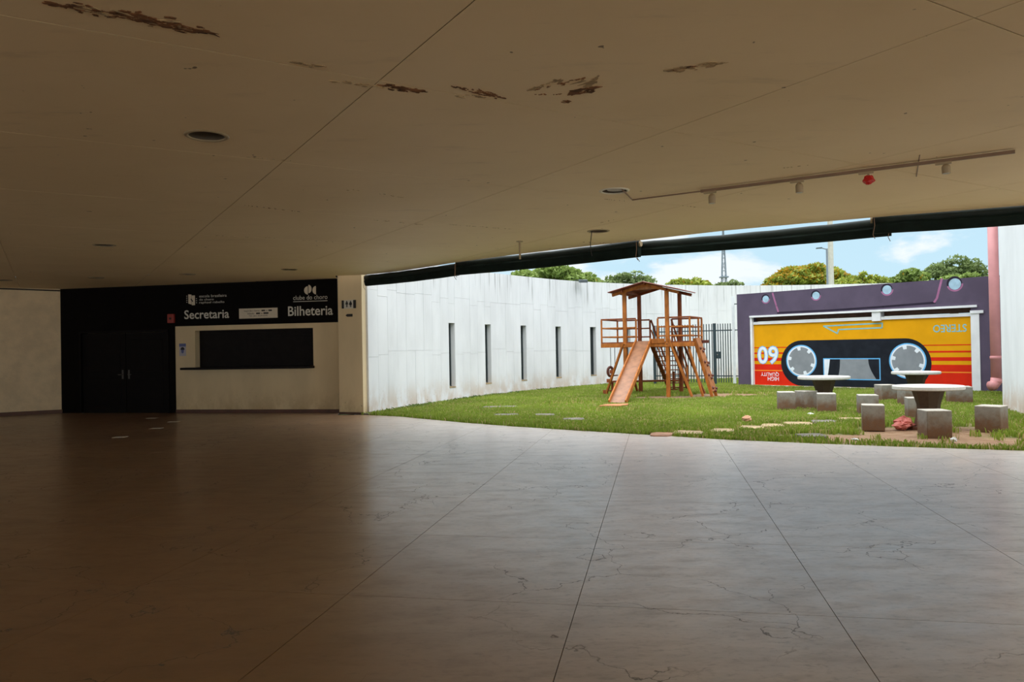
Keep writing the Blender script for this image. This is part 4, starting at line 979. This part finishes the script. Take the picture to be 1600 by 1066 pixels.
# upper part: painted balls and moulding lines
for k, (x, y, rp_) in enumerate(((1196.5, 467.5, 5.4), (1275, 462, 6.0), (1386, 453, 7.0), (1492, 444, 8.8))):
    c = MP.px(x, y); D = MP.P(*c).y; r = rp_ * 1.0 / F * D
    paint('mural_ball', MP.poly(MB(), disc((c[0] - r * .1, c[1] + r * .15), r * 1.25), 0, 0.001), M['purple_dk'])
    cres = [(c[0] + r * 1.35 * math.cos(t_), c[1] + r * .02 + r * 1.35 * math.sin(t_)) for t_ in [math.radians(195 + 165 * i / 16) for i in range(17)]] + [(c[0] + r * 1.08 * math.cos(t_), c[1] + r * 1.02 * math.sin(t_)) for t_ in [math.radians(360 - 165 * i / 16) for i in range(17)]]
    paint('mural_ball', MP.poly(MB(), cres, 0.001, 0.002), M['m_pink'])
    paint('mural_ball', MP.poly(MB(), disc(c, r), 0.002, 0.003), M['m_ball'], 'pale blue painted ball with a mauve rim')
def pl(pts): return [MP.px(x, y) for x, y in pts]
stroke('mural_line', pl([(1207.2, 458.5), (1213, 478), (1216, 487)]), 0.065, M['m_pink'], 0.002, False)
stroke('mural_line', pl([(1471.5, 436), (1464, 466), (1460, 472)]), 0.065, M['m_pink'], 0.002, False)
stroke('mural_line', pl([(1215, 489), (1300, 485), (1380, 479.5), (1461, 473)]), 0.07, M['purple_dk'], 0.0015, False)

# pink downpipe
PD = 22.3
pb_ = depth_pt(1557, 606, PD); pt_ = Vector((pb_.x + 0.0, pb_.y, 6.2))
t = thing('downpipe', 'tall pink plastic drainpipe beside the mural wall', 'pipe', Vector((pb_.x, pb_.y, 0)))
PR = 0.135
zb_ = z_at(pb_, 602)
obj('pipe_run', MB().tube([Vector((pb_.x, pb_.y, zb_ + 0.12)), pt_], PR, 20), M['pipe'], t, smooth=True)
el = [Vector((pb_.x, pb_.y, zb_ + 0.2)), Vector((pb_.x - 0.02, pb_.y, zb_ + 0.08)), Vector((pb_.x - 0.10, pb_.y - 0.02, zb_ + 0.0)), Vector((pb_.x - 0.2, pb_.y - 0.04, zb_ - 0.02))]
obj('elbow', MB().tube(el, [PR * 1.06] * 4, 20), M['pipe'], t, smooth=True)
for y in (596, 559): z_ = z_at(pb_, y); obj('collar', MB().lathe((pb_.x, pb_.y, z_), [(PR, -0.05), (PR * 1.12, -0.04), (PR * 1.12, 0.04), (PR, 0.05)], 20), M['pipe'], t, smooth=True)
obj('wall_clip', MB().bar((pb_.x, pb_.y, 3.4), (pb_.x + 0.7, pb_.y + 0.1, 3.4), 0.04, 0.05), M['pipe'], t)

# right-hand wall
rw = MB(); e1 = (RA - RB).normalized()
poly = [(RB.x, RB.y, -0.1), (RA.x, RA.y, -0.1), (RC.x + 0.05, RC.y, -0.1), (RC.x + 4.2, RC.y - 0.5, -0.1), (RB.x + 4.5, RB.y - 1.5, -0.1)]
wr = struct('wall_right', MB().prism(poly, (0, 0, 6.3)), M['side_wall'])

# ------------------------------------------------------------------ iron fence and gate
FA = Vector((depth_pt(1023, 560, 32.0).x, 32.0, 0)); FB = Vector((depth_pt(1151, 560, 30.4).x, 30.4, 0))
FP = Plane(FA, FB, (0, -1, 0)); ug = FP.px(1117, 550)[0]; uw = FP.px(1147, 550)[0]
ZTOP, ZR1, ZR0, ZB = 2.45, 2.18, 0.36, 0.10
def bars(root, u0, u1, n):
    first = None
    for k in range(n):
        u = u0 + (u1 - u0) * (k + .5) / n
        if first is None:
            first = obj('bar', FP.box(MB(), u - 0.016, u + 0.016, ZB, ZTOP, -0.012, 0.012), M['fence'], root); ubase = u
        else:
            c = first.copy(); lk(c, root); c.location = FP.d * (u - ubase); ORG[c.name] = ORG[root.name]
fr = thing('iron_fence', 'dark green iron bar fence behind the playset', 'fence', FP.P(0, 0))
obj('post', FP.box(MB(), -0.05, 0.05, -0.05, ZTOP, -0.05, 0.05), M['fence'], fr)
for z in (ZR0, ZR1): obj('rail', FP.box(MB(), 0, ug, z - 0.022, z + 0.022, -0.02, 0.02), M['fence'], fr)
bars(fr, 0.05, ug - 0.05, 22)
gt = thing('iron_gate', 'dark iron gate with a lock box between fence and white pole', 'gate', FP.P(ug, 0))
obj('gate_post', FP.box(MB(), ug - 0.055, ug + 0.055, 0.0, ZTOP + 0.02, -0.05, 0.05), M['fence'], gt)
for z in (ZR0, ZR1): obj('rail', FP.box(MB(), ug, uw - 0.06, z - 0.022, z + 0.022, -0.02, 0.02), M['fence'], gt)
bars(gt, ug + 0.09, uw - 0.08, 6)
lz = FP.px(1122, 555)[1]
obj('lock_box', FP.box(MB(), ug + 0.06, ug + 0.24, lz - 0.14, lz + 0.14, -0.03, 0.035), M['fence'], gt)
obj('lock_cylinder', MB().tube([FP.P(ug + 0.11, lz + 0.02, 0.035), FP.P(ug + 0.11, lz + 0.02, 0.05)], 0.022, 12), M['steel'], gt)
wp = thing('white_pole', 'tall white pole between the gate and the mural wall', 'pole', FP.P(uw, 0))
ztp = FP.px(1145.5, 463.5)[1]
obj('pole_shaft', FP.box(MB(), uw - 0.05, uw + 0.05, -0.05, ztp, -0.05, 0.05), M['fence_white'], wp)
for z in (ztp - 0.3, ZR1, ZR0): obj('wall_tie', FP.box(MB(), uw + 0.05, uw + 0.30, z - 0.018, z + 0.018, -0.018, 0.018), M['fence'], wp)

# ------------------------------------------------------------------ playset
TU = Vector((0.89, -0.456, 0)).normalized(); TV = Vector((0.456, 0.89, 0)).normalized()
T0 = Vector((3.68, 24.97, 0))         # front-left post
SU, SV = 1.40, 1.55; ZD = 1.74; ZRAIL = 2.50
def tp(u, v, z): return T0 + TU * u + TV * v + Vector((0, 0, z))
ps = thing('wooden_playset', 'orange-brown timber playset with roofed tower, slide, stairs and climbing boards', 'playset', tp(SU / 2, SV / 2, 0))
def pbar(name, a, b, w_=0.05, h_=0.05, m='wood', parent=None, up=(0, 0, 1)):
    o = obj(name, MB().bar(a, b, w_, h_, up), M[m], parent or ps); bevel(o, 0.006, 1); return o
PWD = 0.118
for (u, v) in ((0, 0), (SU, 0), (0, SV), (SU, SV)):
    o = obj('post', MB().box(tp(u, v, 1.66), TU * PWD / 2, TV * PWD / 2, Vector((0, 0, 1.72))), M['wood'] if v == 0 else M['wood_dark'], ps); bevel(o, 0.012, 1)
LDK, RDK = 0.80, 0.72
# deck beams
for v in (-0.06, SV + 0.06): pbar('deck_beam', tp(-LDK, v, ZD - 0.1), tp(SU + RDK, v, ZD - 0.1), 0.045, 0.13, 'wood' if v < 0 else 'wood_dark')
for u in (-LDK, SU + RDK): pbar('deck_beam', tp(u, -0.06, ZD - 0.1), tp(u, SV + 0.06, ZD - 0.1), 0.045, 0.13)
for u in (0.06, SU - 0.06): pbar('deck_beam', tp(u, 0, ZD - 0.1), tp(u, SV, ZD - 0.1), 0.045, 0.1, 'wood_dark')
n = 12
for k in range(n):
    v = -0.06 + (SV + 0.12) * (k + .5) / n
    obj('deck_board', MB().box(tp((SU + RDK - LDK) / 2, v, ZD - 0.012), TU * (SU + RDK + LDK) / 2, TV * ((SV + .12) / n / 2 - 0.006), Vector((0, 0, 0.02))), M['wood_dark'], ps)
pbar('beam_end', tp(SU + RDK, SV * .9, ZD - 0.02), tp(SU + RDK + 0.26, SV * .9, ZD - 0.02), 0.07, 0.10, 'hold')
def rails(a, b, posts, m='wood'):
    for f in (1.0, 0.62, 0.24):
        z = ZD + (ZRAIL - ZD) * f
        pbar('rail', tp(a[0], a[1], z), tp(b[0], b[1], z), 0.05, 0.045 if f < 1 else 0.05, m if f < 1 else 'wood_dark')
    for (u, v) in posts: pbar('baluster', tp(u, v, ZD - 0.1), tp(u, v, ZRAIL - 0.02), 0.055, 0.055, m)
V0, V1 = -0.02, SV + 0.02
rails((-LDK, V0 + .06), (0.36, V0 + .06), ((-LDK, V0), (0.36, V0 + .06)))
rails((-LDK, V0), (-LDK, V1), ((-LDK, V1 - .02),))
rails((-LDK, V1), (0.36, V1), ((0.36, V1),), 'wood_dark')
rails((SU - 0.32, V0 + .06), (SU + RDK, V0 + .06), ((SU - 0.32, V0 + .06), (SU + RDK, V0)))
rails((SU + RDK, V0), (SU + RDK, 0.48), ()); rails((SU + RDK, 1.12), (SU + RDK, V1), ((SU + RDK, 1.12), (SU + RDK, V1)))
pbar('rail', tp(SU + RDK, 0.4, ZRAIL), tp(SU + RDK, 1.2, ZRAIL), 0.05, 0.05, 'wood_dark')
rails((SU - 0.28, V1), (SU + RDK, V1), ((SU - 0.28, V1),), 'wood_dark')
pbar('threshold_board', tp(0.90, -0.09, ZD + 0.02), tp(SU - 0.06, -0.09, ZD + 0.02), 0.03, 0.15, 'wood')
# braces
for a, b, m in (((-0.04, -0.07, ZD - 0.02), (-0.74, 0.10, 0.0), 'wood'), ((SU + 0.06, -0.07, ZD + 0.10), (SU + 0.74, 0.02, 0.0), 'wood'), ((SU + 0.10, SV, ZD - 0.06), (SU + 0.78, SV, 0.0), 'wood_dark')):
    pbar('brace', tp(*a), tp(*b), 0.06, 0.11, m, up=TV)
bq = depth_pt(996, 610, 26.6); pbar('brace', tp(-0.02, 0.15, 1.3), Vector((bq.x, bq.y, 0.05)), 0.06, 0.10, 'wood')
pbar('brace', tp(SU + RDK - .1, 0.05, ZD - 0.06), tp(SU + RDK + 0.30, 0.28, 0.0), 0.06, 0.10, 'wood', up=TV)
# bolts on front posts
for u in (0, SU):
    for z in (ZD - 0.08,): obj('bolt', MB().tube([tp(u + 0.0, -0.05, z), tp(u, -0.09, z)], 0.014, 8), M['rubber'], ps)
# slide
s0 = tp(0.63, -0.03, ZD + 0.02); s1 = floor_pt(965, 632.0); s1.z = 0.035
sdv = (s1 - s0); sdh = Vector((sdv.x, sdv.y, 0)).normalized(); sside = Vector((-sdh.y, sdh.x, 0)); snorm = sside.cross(sdv).normalized()
if snorm.z < 0: snorm = -snorm
slide = obj('slide', MB().box((s0 + s1) / 2, sdv / 2, sside * 0.215, snorm * 0.012), M['slide_bed'], ps); slide['label'] = 'scuffed plywood slide bed'
for sg in (-1, 1):
    c = (s0 + s1) / 2 + sside * sg * 0.235 + snorm * 0.02
    bevel(obj('slide_side', MB().box(c, sdv * 0.505, sside * 0.02, snorm * 0.085), M['wood'], slide), 0.008, 1)
lm = floor_pt(960, 634.2); lpts = [floor_pt(x, y, 0.03) for x, y in ((935, 635.6), (948, 633.2), (982, 632.2), (981, 634.0), (967, 635.8))]
tag(obj('landing_board', MB().prism(lpts, (0, 0, 0.03)), M['mat_orange'], None, lm), 'flat orange board on the grass at the foot of the slide', 'board')
# stairs
NS = 10; RUN = 2.2
st_a, st_b = 0.40, SU - 0.30
sta = obj('stair', MB().bar(tp(st_a, SV + .05, ZD - 0.1), tp(st_a, SV + RUN, -0.02), 0.045, 0.14, TU), M['wood_dark'], ps)
obj('stringer', MB().bar(tp(st_b, SV + .05, ZD - 0.1), tp(st_b, SV + RUN, -0.02), 0.045, 0.14, TU), M['wood_dark'], sta)
for k in range(NS):
    f = (k + .6) / NS; c = tp((st_a + st_b) / 2, SV + .05 + (RUN - .05) * f, (ZD - 0.1) * (1 - f) + 0.03)
    obj('tread', MB().box(c, TU * (st_b - st_a) / 2, TV * 0.085, Vector((0, 0, 0.016))), M['wood_dark'], sta)
for u in (st_a, st_b):
    pbar('handrail', tp(u, V1, ZRAIL - 0.01), tp(u, SV + RUN * .92, 0.85), 0.05, 0.05, 'wood_dark')
    pbar('handrail', tp(u, V1, ZRAIL - 0.35), tp(u, SV + RUN * .92, 0.5), 0.04, 0.04, 'wood')
    pbar('newel', tp(u, SV + RUN * .92, -0.02), tp(u, SV + RUN * .92, 0.9), 0.06, 0.06, 'wood')
# climbing board with holds
cb0, cb1 = 0.5, 1.10
ca = tp(SU + RDK + 0.04, (cb0 + cb1) / 2, ZD + 0.10); ce = tp(SU + RDK + 0.52, (cb0 + cb1) / 2 + .08, 0.13)
cdv = ce - ca; cn_ = TV.cross(cdv).normalized()
if cn_.z < 0: cn_ = -cn_
cbd = obj('climbing_board', MB().box((ca + ce) / 2, cdv / 2, TV * (cb1 - cb0) / 2, cn_ * 0.02), M['ply'], ps); cbd['label'] = 'plywood climbing board with dark holds'
for sg in (-1, 1): obj('board_edge', MB().box((ca + ce) / 2 + TV * sg * (cb1 - cb0 - .05) / 2 - cn_ * .05 + cdv * .05, cdv * .55, TV * 0.03, cn_ * 0.045), M['wood'], cbd)
for f in (0.22, 0.48, 0.72, 0.96):
    for dv, df in ((-.2, -.02), (.22, .0), (.02, .04)):
        c = ca + cdv * (f + df) + TV * dv + cn_ * 0.02
        mb = MB().lathe((0, 0, 0), [(0.045, 0), (0.05, 0.03), (0.03, 0.06), (0.0, 0.065)], 10, cap=False); R_ = cn_.to_track_quat('Z', 'Y').to_matrix()
        mb.v = [R_ @ v + c for v in mb.v]; obj('climbing_hold', mb, M['hold'], cbd)
# left brace holds
for f in (0.55, 0.72, 0.93):
    c = tp(-0.04, -0.07, ZD).lerp(tp(-0.74, 0.10, 0), f) + TU * -0.07
    obj('climbing_hold', MB().box(c, TU * 0.05, TV * 0.06, Vector((0, 0, 0.06))), M['wood_dark'], ps)
# low beam with posts behind the tower
lb0 = depth_pt(954, 596.5, 26.9); lb1 = depth_pt(1077, 596, 26.9)
zlb = z_at(lb0, 596.5)
lbm = obj('low_beam', MB().bar((lb0.x, lb0.y, zlb), (lb1.x, lb1.y, zlb), 0.16, 0.06), M['wood_dark'], ps)
for x, ztop in ((956.8, zlb), (1052.8, zlb + 0.32)):
    q = depth_pt(x, 605, 26.9); obj('beam_post', MB().bar((q.x, q.y, -0.03), (q.x, q.y, ztop), 0.08, 0.08), M['wood_dark'], lbm)
    obj('beam_foot', MB().bar((q.x - 0.12, q.y, 0.06), (q.x + 0.12, q.y, 0.06), 0.06, 0.06), M['wood_dark'], lbm)
# roof: two corrugated slopes on rafters
ZE, ZRG = 3.37, 3.66; UM = SU / 2 + 0.03; OV = 0.46; VA, VB = -0.34, SV + 0.36
def corrug(u0, z0, u1, z1):
    mb = MB(); n = 72; vs = []; fs = []
    for i in range(n + 1):
        v = VA + (VB - VA) * i / n; w_ = 0.013 * math.sin(i / n * (VB - VA) / 0.13 * 6.2832)
        vs += [tp(u0, v, z0 + w_), tp(u1, v, z1 + w_), tp(u1, v, z1 + w_ - 0.012), tp(u0, v, z0 + w_ - 0.012)]
    for i in range(n):
        a = i * 4; b = a + 4
        for k in range(4): fs.append((a + k, a + (k + 1) % 4, b + (k + 1) % 4, b + k))
    fs += [(3, 2, 1, 0), (n * 4, n * 4 + 1, n * 4 + 2, n * 4 + 3)]
    return mb.add(vs, fs)
obj('roof_sheet', corrug(-OV, ZE, UM + .02, ZRG + .004), M['roof_tile'], ps); obj('roof_sheet', corrug(UM - .02, ZRG, SU + OV, ZE), M['roof_tile'], ps)
for v in (-0.06, SV + 0.06):
    m = 'wood' if v < 0 else 'wood_dark'
    pbar('rafter', tp(-OV + .06, v, ZE - 0.09), tp(UM, v, ZRG - 0.09), 0.04, 0.10, m); pbar('rafter', tp(UM, v, ZRG - 0.09), tp(SU + OV - .06, v, ZE - 0.09), 0.04, 0.10, m)
for u in (-0.02, SU + 0.02): pbar('purlin', tp(u, VA + .1, ZE + 0.02), tp(u, VB - .1, ZE + 0.02), 0.05, 0.07, 'wood_dark')
pbar('ridge_beam', tp(UM, VA + .1, ZRG - 0.06), tp(UM, VB - .1, ZRG - 0.06), 0.05, 0.09, 'wood_dark')
obj('gable_board', MB().prism([tp(UM - .5, -0.05, ZE + .05), tp(UM + .5, -0.05, ZE + .05), tp(UM + .06, -0.05, ZRG - 0.06), tp(UM - .06, -0.05, ZRG - 0.06)], TV * 0.015), M['ply'], ps)
# rope swing under the left deck
r0 = tp(-0.62, 0.35, 0); sw = thing('rope_swing', 'two-rope swing with dark seat hung under the left deck', 'swing', Vector((r0.x, r0.y, 0.72)))
zs = 0.76
for dv in (-0.0, 0.42):
    q = tp(-0.62, 0.30 + dv, 0)
    obj('rope', MB().tube([(q.x, q.y, ZD - 0.16), (q.x, q.y, zs + 0.2)], 0.011, 6), M['rope'], sw)
q = tp(-0.64, 0.3, 0)
mb = MB()
ring = [Vector((q.x, q.y, zs)) + TU * 0.11 * math.cos(t_) * .6 + TV * 0.06 * math.cos(t_) + Vector((0, 0, 0.15 * math.sin(t_) + 0.02)) for t_ in [6.2832 * k / 18 for k in range(19)]]
obj('seat_ring', mb.tube(ring, 0.045, 8), M['hold'], sw, smooth=True)
obj('seat_board', MB().bar(tp(-0.64, 0.26, zs - 0.12), tp(-0.62, 0.78, zs - 0.12), 0.16, 0.035), M['wood_dark'], sw)

# ------------------------------------------------------------------ tables and stools
def table(px, py_top, D, lab, rt, neck=0.19, base=True):
    p = depth_pt(px, py_top, D); zt = p.z + 0.0; g = Vector((p.x, p.y, 0))
    t = thing('round_table', lab, 'table', g, 'round concrete tables on the lawn')
    tt = obj('tabletop', MB().lathe(g, [(rt - 0.02, zt - 0.075), (rt, zt - 0.06), (rt, zt - 0.012), (rt - 0.015, zt)], 48), M['concrete_top'], t)
    pr = [(neck * 1.42, 0.0), (neck * 1.30, 0.05), (neck * 1.02, zt * .42), (neck * 1.05, zt * .55), (neck * 1.48, zt - 0.075)]
    obj('pedestal', MB().lathe(g, pr, 8, phase=0.3), M['pedestal'], t)
    if base: obj('base_plate', MB().lathe(g, [(neck * 2.0, -0.03), (neck * 2.0, 0.025)], 8, phase=.3), M['pedestal'], t)
    return g
T3 = table(1450, 602.5, 14.3, 'round concrete table nearest the floor, pink cloth at its foot', 0.605)
table(1287, 588, 19.0, 'round concrete table before the painted left reel', 0.61, base=False)
table(1431, 580.5, 21.0, 'round concrete table nearest the mural, behind another table', 0.61, base=False)
st_list = [  # px centre, base y (front corner), width factor, rotation, label
    (1228.5, 641.5, 0.385, 6, 'concrete cube stool first of the row of three by the tan path'), (1260, 639.5, 0.385, 36, 'concrete cube stool in the middle of the three clustered ones'), (1291.5, 645.2, 0.40, 4, 'pale grey cube stool last of the three clustered ones'),
    (1356, 649.0, 0.40, 8, 'grey cube stool half hidden behind the brown-stained one'), (1364.3, 670.5, 0.38, 3, 'brown-stained cube stool alone beside the path end'), (1384, 627, 0.42, 28, 'grey cube stool before the black tape shape of the mural'),
    (1421, 634, 0.41, 30, 'cube stool hidden behind the nearest table pedestal'), (1433, 655.5, 0.40, 10, 'pale cube stool partly behind the nearest table pedestal'), (1460.5, 683, 0.40, 23, 'cube stool nearest the floor with earth-brown sides'),
    (1499, 632, 0.53, 8, 'wide weathered cube stool before the red mural stripes'), (1549.5, 674.3, 0.41, -17, 'cube stool standing alone near the right white wall')]
proto = None
for k, (x, y, sz, rot, lab) in enumerate(st_list):
    p = floor_pt(x, y); p.y += sz * 0.45; p.x = p.x * (p.y) / (p.y - sz * 0.45); h = 0.44
    if proto is None:
        mb = MB().box((0, 0, h / 2 - 0.02), (0.2, 0, 0), (0, 0.2, 0), (0, 0, h / 2 + 0.02)); proto = obj('cube_stool', mb, M['stool'], None, (0, 0, 0)); bevel(proto, 0.012, 2); s = proto
    else:
        s = proto.copy(); lk(s)
    s.location = (p.x, p.y, 0); s.rotation_euler = (0, 0, math.atan2(p.y, p.x) - math.pi / 2 + math.radians(rot)); s.scale = (sz / 0.4, sz / 0.4, 1)
    tag(s, lab, 'stool', 'concrete cube stools on the lawn')

def blob(c, r, squash, m, nseg=14, jit=0.25, seed=1):
    rr = random.Random(seed); mb = MB(); n = nseg
    prof = [(math.sin(math.pi * i / 8), -math.cos(math.pi * i / 8)) for i in range(9)]
    mb.lathe((0, 0, 0), [(max(a, 0.02) * r, b * r * squash) for a, b in prof], n)
    mb.v = [Vector((v.x * (1 + rr.uniform(-jit, jit)), v.y * (1 + rr.uniform(-jit, jit)), v.z * (1 + rr.uniform(-jit, jit)))) + Vector(c) for v in mb.v]
    return mb
pc = floor_pt(1408, 669)
mb = blob((pc.x, pc.y, 0.045), 0.13, 0.55, None, 14, 0.35, 3); b2 = blob((pc.x + 0.12, pc.y + 0.12, 0.09), 0.17, 0.6, None, 14, 0.35, 5); mb.add(b2.v, b2.f)
cl_ = obj('pink_cloth', mb, M['cloth'], None, (pc.x, pc.y, 0), smooth=False); tag(cl_, 'crumpled pink cloth at the foot of the nearest table', 'cloth')
q = floor_pt(1167, 660); tag(obj('stone', blob((q.x, q.y, 0.06), 0.10, 0.75, None, 10, .2, 8), M['rock'], None, (q.x, q.y, 0)), 'small tan stone on the grass beside the path', 'stone')
q = floor_pt(1490, 691); tag(obj('plastic_scrap', blob((q.x, q.y, 0.035), 0.055, 0.7, None, 9, .45, 9), M['litter'], None, (q.x, q.y, 0)), 'white plastic scrap on bare earth near the nearest stool', 'litter')
q = floor_pt(1336, 689); tag(obj('plastic_scrap', blob((q.x, q.y, 0.02), 0.05, 0.4, None, 9, .45, 11), M['litter'], None, (q.x, q.y, 0)), 'white paper scrap in the grass before the stained stool', 'litter')
q = floor_pt(1267, 650); tag(obj('plastic_scrap', blob((q.x, q.y, 0.035), 0.06, 0.5, None, 9, .45, 12), M['litter'], None, (q.x, q.y, 0)), 'white scrap in the grass below the three clustered stools', 'litter')

# ------------------------------------------------------------------ trees beyond the wall
def tree(lab, px0, px1, ytop, D, dens, yellow=0.0, cols=((0.055, 0.105, 0.02), (0.17, 0.24, 0.045)), nblob=26, flat=0.55, leaf=0.20, lean=0.0, clump=1.0):
    a = depth_pt(px0, 450, D); b = depth_pt(px1, 450, D); cx = (a.x + b.x) / 2; R = (b.x - a.x) / 2; zt = depth_pt((px0 + px1) / 2, ytop, D).z
    ze = depth_pt((px0 + px1) / 2, 455, D).z; zc0 = ze - 1.2; base = Vector((cx, D + R * .3, -0.6))
    t = thing('tree', lab, 'tree', base, 'trees beyond the garden wall')
    blobs = []
    for k in range(nblob):
        u = -1 + 2 * (k + random.random()) / nblob; w_ = random.uniform(-.7, .7); r = R * random.uniform(.13, .24) * clump
        top = ze + (zt - ze) * (max(0.0, 1 - (u - lean) ** 2) ** .6) * random.uniform(.70, 1.06)
        blobs.append((cx + u * (R - r * .6), D + R * .35 * w_, top - r * flat, r))
        for q in range(2):
            z2 = top - r * flat - random.uniform(.4, 1.0) * (q + 1) * max(.5, (zt - ze) * .4)
            if z2 > ze - 2.2: blobs.append((cx + (u + random.uniform(-.1, .1)) * (R - r * .6), D + R * .4 * random.uniform(-1, 1), z2, r * random.uniform(.8, 1.15)))
    P = []; T = []
    for (x, y, z, r) in blobs:
        n = int(dens * r * r * 12); v = rng.normal(size=(n, 3)); v /= np.linalg.norm(v, axis=1, keepdims=True); v *= (rng.uniform(.55, 1.05, (n, 1)) ** .5)
        up = v[:, 2]; P.append(np.stack([x + v[:, 0] * r, y + v[:, 1] * r, z + v[:, 2] * r * flat], -1))
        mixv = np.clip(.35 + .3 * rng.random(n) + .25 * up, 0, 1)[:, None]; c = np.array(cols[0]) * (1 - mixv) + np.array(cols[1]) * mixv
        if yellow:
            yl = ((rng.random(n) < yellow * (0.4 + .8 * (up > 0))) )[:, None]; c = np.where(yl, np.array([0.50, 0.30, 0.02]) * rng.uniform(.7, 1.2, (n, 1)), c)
        T.append(c)
    P = np.concatenate(P); T = np.concatenate(T); n = len(P)
    e1 = rng.normal(size=(n, 3)); e1 /= np.linalg.norm(e1, axis=1, keepdims=True); e2 = np.cross(e1, rng.normal(size=(n, 3))); e2 /= np.linalg.norm(e2, axis=1, keepdims=True)
    s = rng.uniform(.6, 1.2, (n, 1)) * leaf
    V = np.stack([P - e1 * s, P + e2 * s * .5, P + e1 * s, P - e2 * s * .5], 1).reshape(-1, 3)
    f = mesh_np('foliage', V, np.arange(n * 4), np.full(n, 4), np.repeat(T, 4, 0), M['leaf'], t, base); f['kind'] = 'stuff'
    obj('trunk', MB().tube([base, base + Vector((0.1, 0, 2.2)), Vector((cx, D + R * .2, zc0 + .3))], [.32, .26, .18], 10), M['bark'], t)
    for (x, y, z, r) in blobs[::2]:
        m_ = Vector((cx + (x - cx) * .35, (D + R * .2 + y) / 2, zc0 + .3 + (z - zc0) * .4))
        obj('branch', MB().tube([Vector((cx, D + R * .2, zc0 + .1)), m_, Vector((x, y, z))], [.12, .08, .03], 6), M['bark'], t)
G1 = ((0.10, 0.17, 0.035), (0.34, 0.45, 0.11)); G2 = ((0.15, 0.21, 0.025), (0.44, 0.50, 0.08)); G3 = ((0.09, 0.14, 0.045), (0.28, 0.36, 0.13))
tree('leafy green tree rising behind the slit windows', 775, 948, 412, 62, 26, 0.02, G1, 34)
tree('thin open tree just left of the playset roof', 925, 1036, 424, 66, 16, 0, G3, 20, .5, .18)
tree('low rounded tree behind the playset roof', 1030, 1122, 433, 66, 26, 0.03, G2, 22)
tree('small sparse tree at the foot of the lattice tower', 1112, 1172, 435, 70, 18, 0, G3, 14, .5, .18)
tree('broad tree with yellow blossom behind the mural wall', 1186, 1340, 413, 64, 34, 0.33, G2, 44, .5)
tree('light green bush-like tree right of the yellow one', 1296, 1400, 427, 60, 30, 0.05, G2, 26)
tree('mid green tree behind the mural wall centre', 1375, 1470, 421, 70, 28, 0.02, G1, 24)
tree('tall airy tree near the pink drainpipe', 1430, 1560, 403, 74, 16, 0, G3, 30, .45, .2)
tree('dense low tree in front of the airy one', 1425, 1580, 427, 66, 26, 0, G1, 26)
# utility pole, lamp post, lattice tower
p = depth_pt(1299, 445, 47); t = thing('utility_pole', 'thick pale concrete pole behind the mural wall', 'pole', Vector((p.x, p.y, -0.6)))
obj('shaft', MB().bar((p.x, p.y, -0.6), (p.x, p.y, 10.5), 0.27, 0.22), M['pole'], t); obj('cross_arm', MB().bar((p.x - .9, p.y, 9.9), (p.x + .9, p.y, 9.9), 0.09, 0.11), M['pole'], t)
p = depth_pt(1293.3, 445, 52); zt = z_at(p, 380.5); t = thing('street_lamp', 'slim grey street lamp beside the thick pale pole', 'lamp', Vector((p.x, p.y, -0.6)))
obj('pole', MB().tube([(p.x, p.y, -0.6), (p.x, p.y, zt)], [.10, .07], 10), M['lattice'], t); obj('arm', MB().tube([(p.x, p.y, zt - .05), (p.x - .35, p.y, zt + .05), (p.x - .5, p.y, zt + .04)], .04, 8), M['lattice'], t)
obj('lamp_head', MB().bar((p.x - .72, p.y, zt + .03), (p.x - .35, p.y, zt + .06), .16, .07), M['frame_dark'], t)
p = depth_pt(1131.5, 445, 480); t = thing('lattice_tower', 'distant slender lattice antenna tower above the garden wall', 'tower', Vector((p.x, p.y, -0.6)))
def tw(z): return 2.4 * max(0.0, 1 - z / 78) + 0.16
ct = [(-1, -1), (1, -1), (1, 1), (-1, 1)]
for i in range(4):
    obj('leg', MB().tube([(p.x + ct[i][0] * tw(z), p.y + ct[i][1] * tw(z), z) for z in (-0.6, 30, 55, 76)], 0.28, 5), M['lattice'], t)
for z in range(8, 76, 8):
    mb = MB()
    for i in range(4):
        a, b = ct[i], ct[(i + 1) % 4]; mb.bar((p.x + a[0] * tw(z), p.y + a[1] * tw(z), z), (p.x + b[0] * tw(z), p.y + b[1] * tw(z), z), .25, .25)
        mb.bar((p.x + a[0] * tw(z), p.y + a[1] * tw(z), z), (p.x + b[0] * tw(z + 8), p.y + b[1] * tw(z + 8), z + 8), .18, .18)
    obj('brace', mb, M['lattice'], t, kind='stuff')
obj('platform', MB().box((p.x, p.y, 44), (2.4, 0, 0), (0, 2.4, 0), (0, 0, .4)), M['lattice'], t)
obj('mast', MB().tube([(p.x, p.y, 74), (p.x, p.y, 110)], [.35, .15], 6), M['lattice'], t)
print('objects', len(bpy.data.objects))
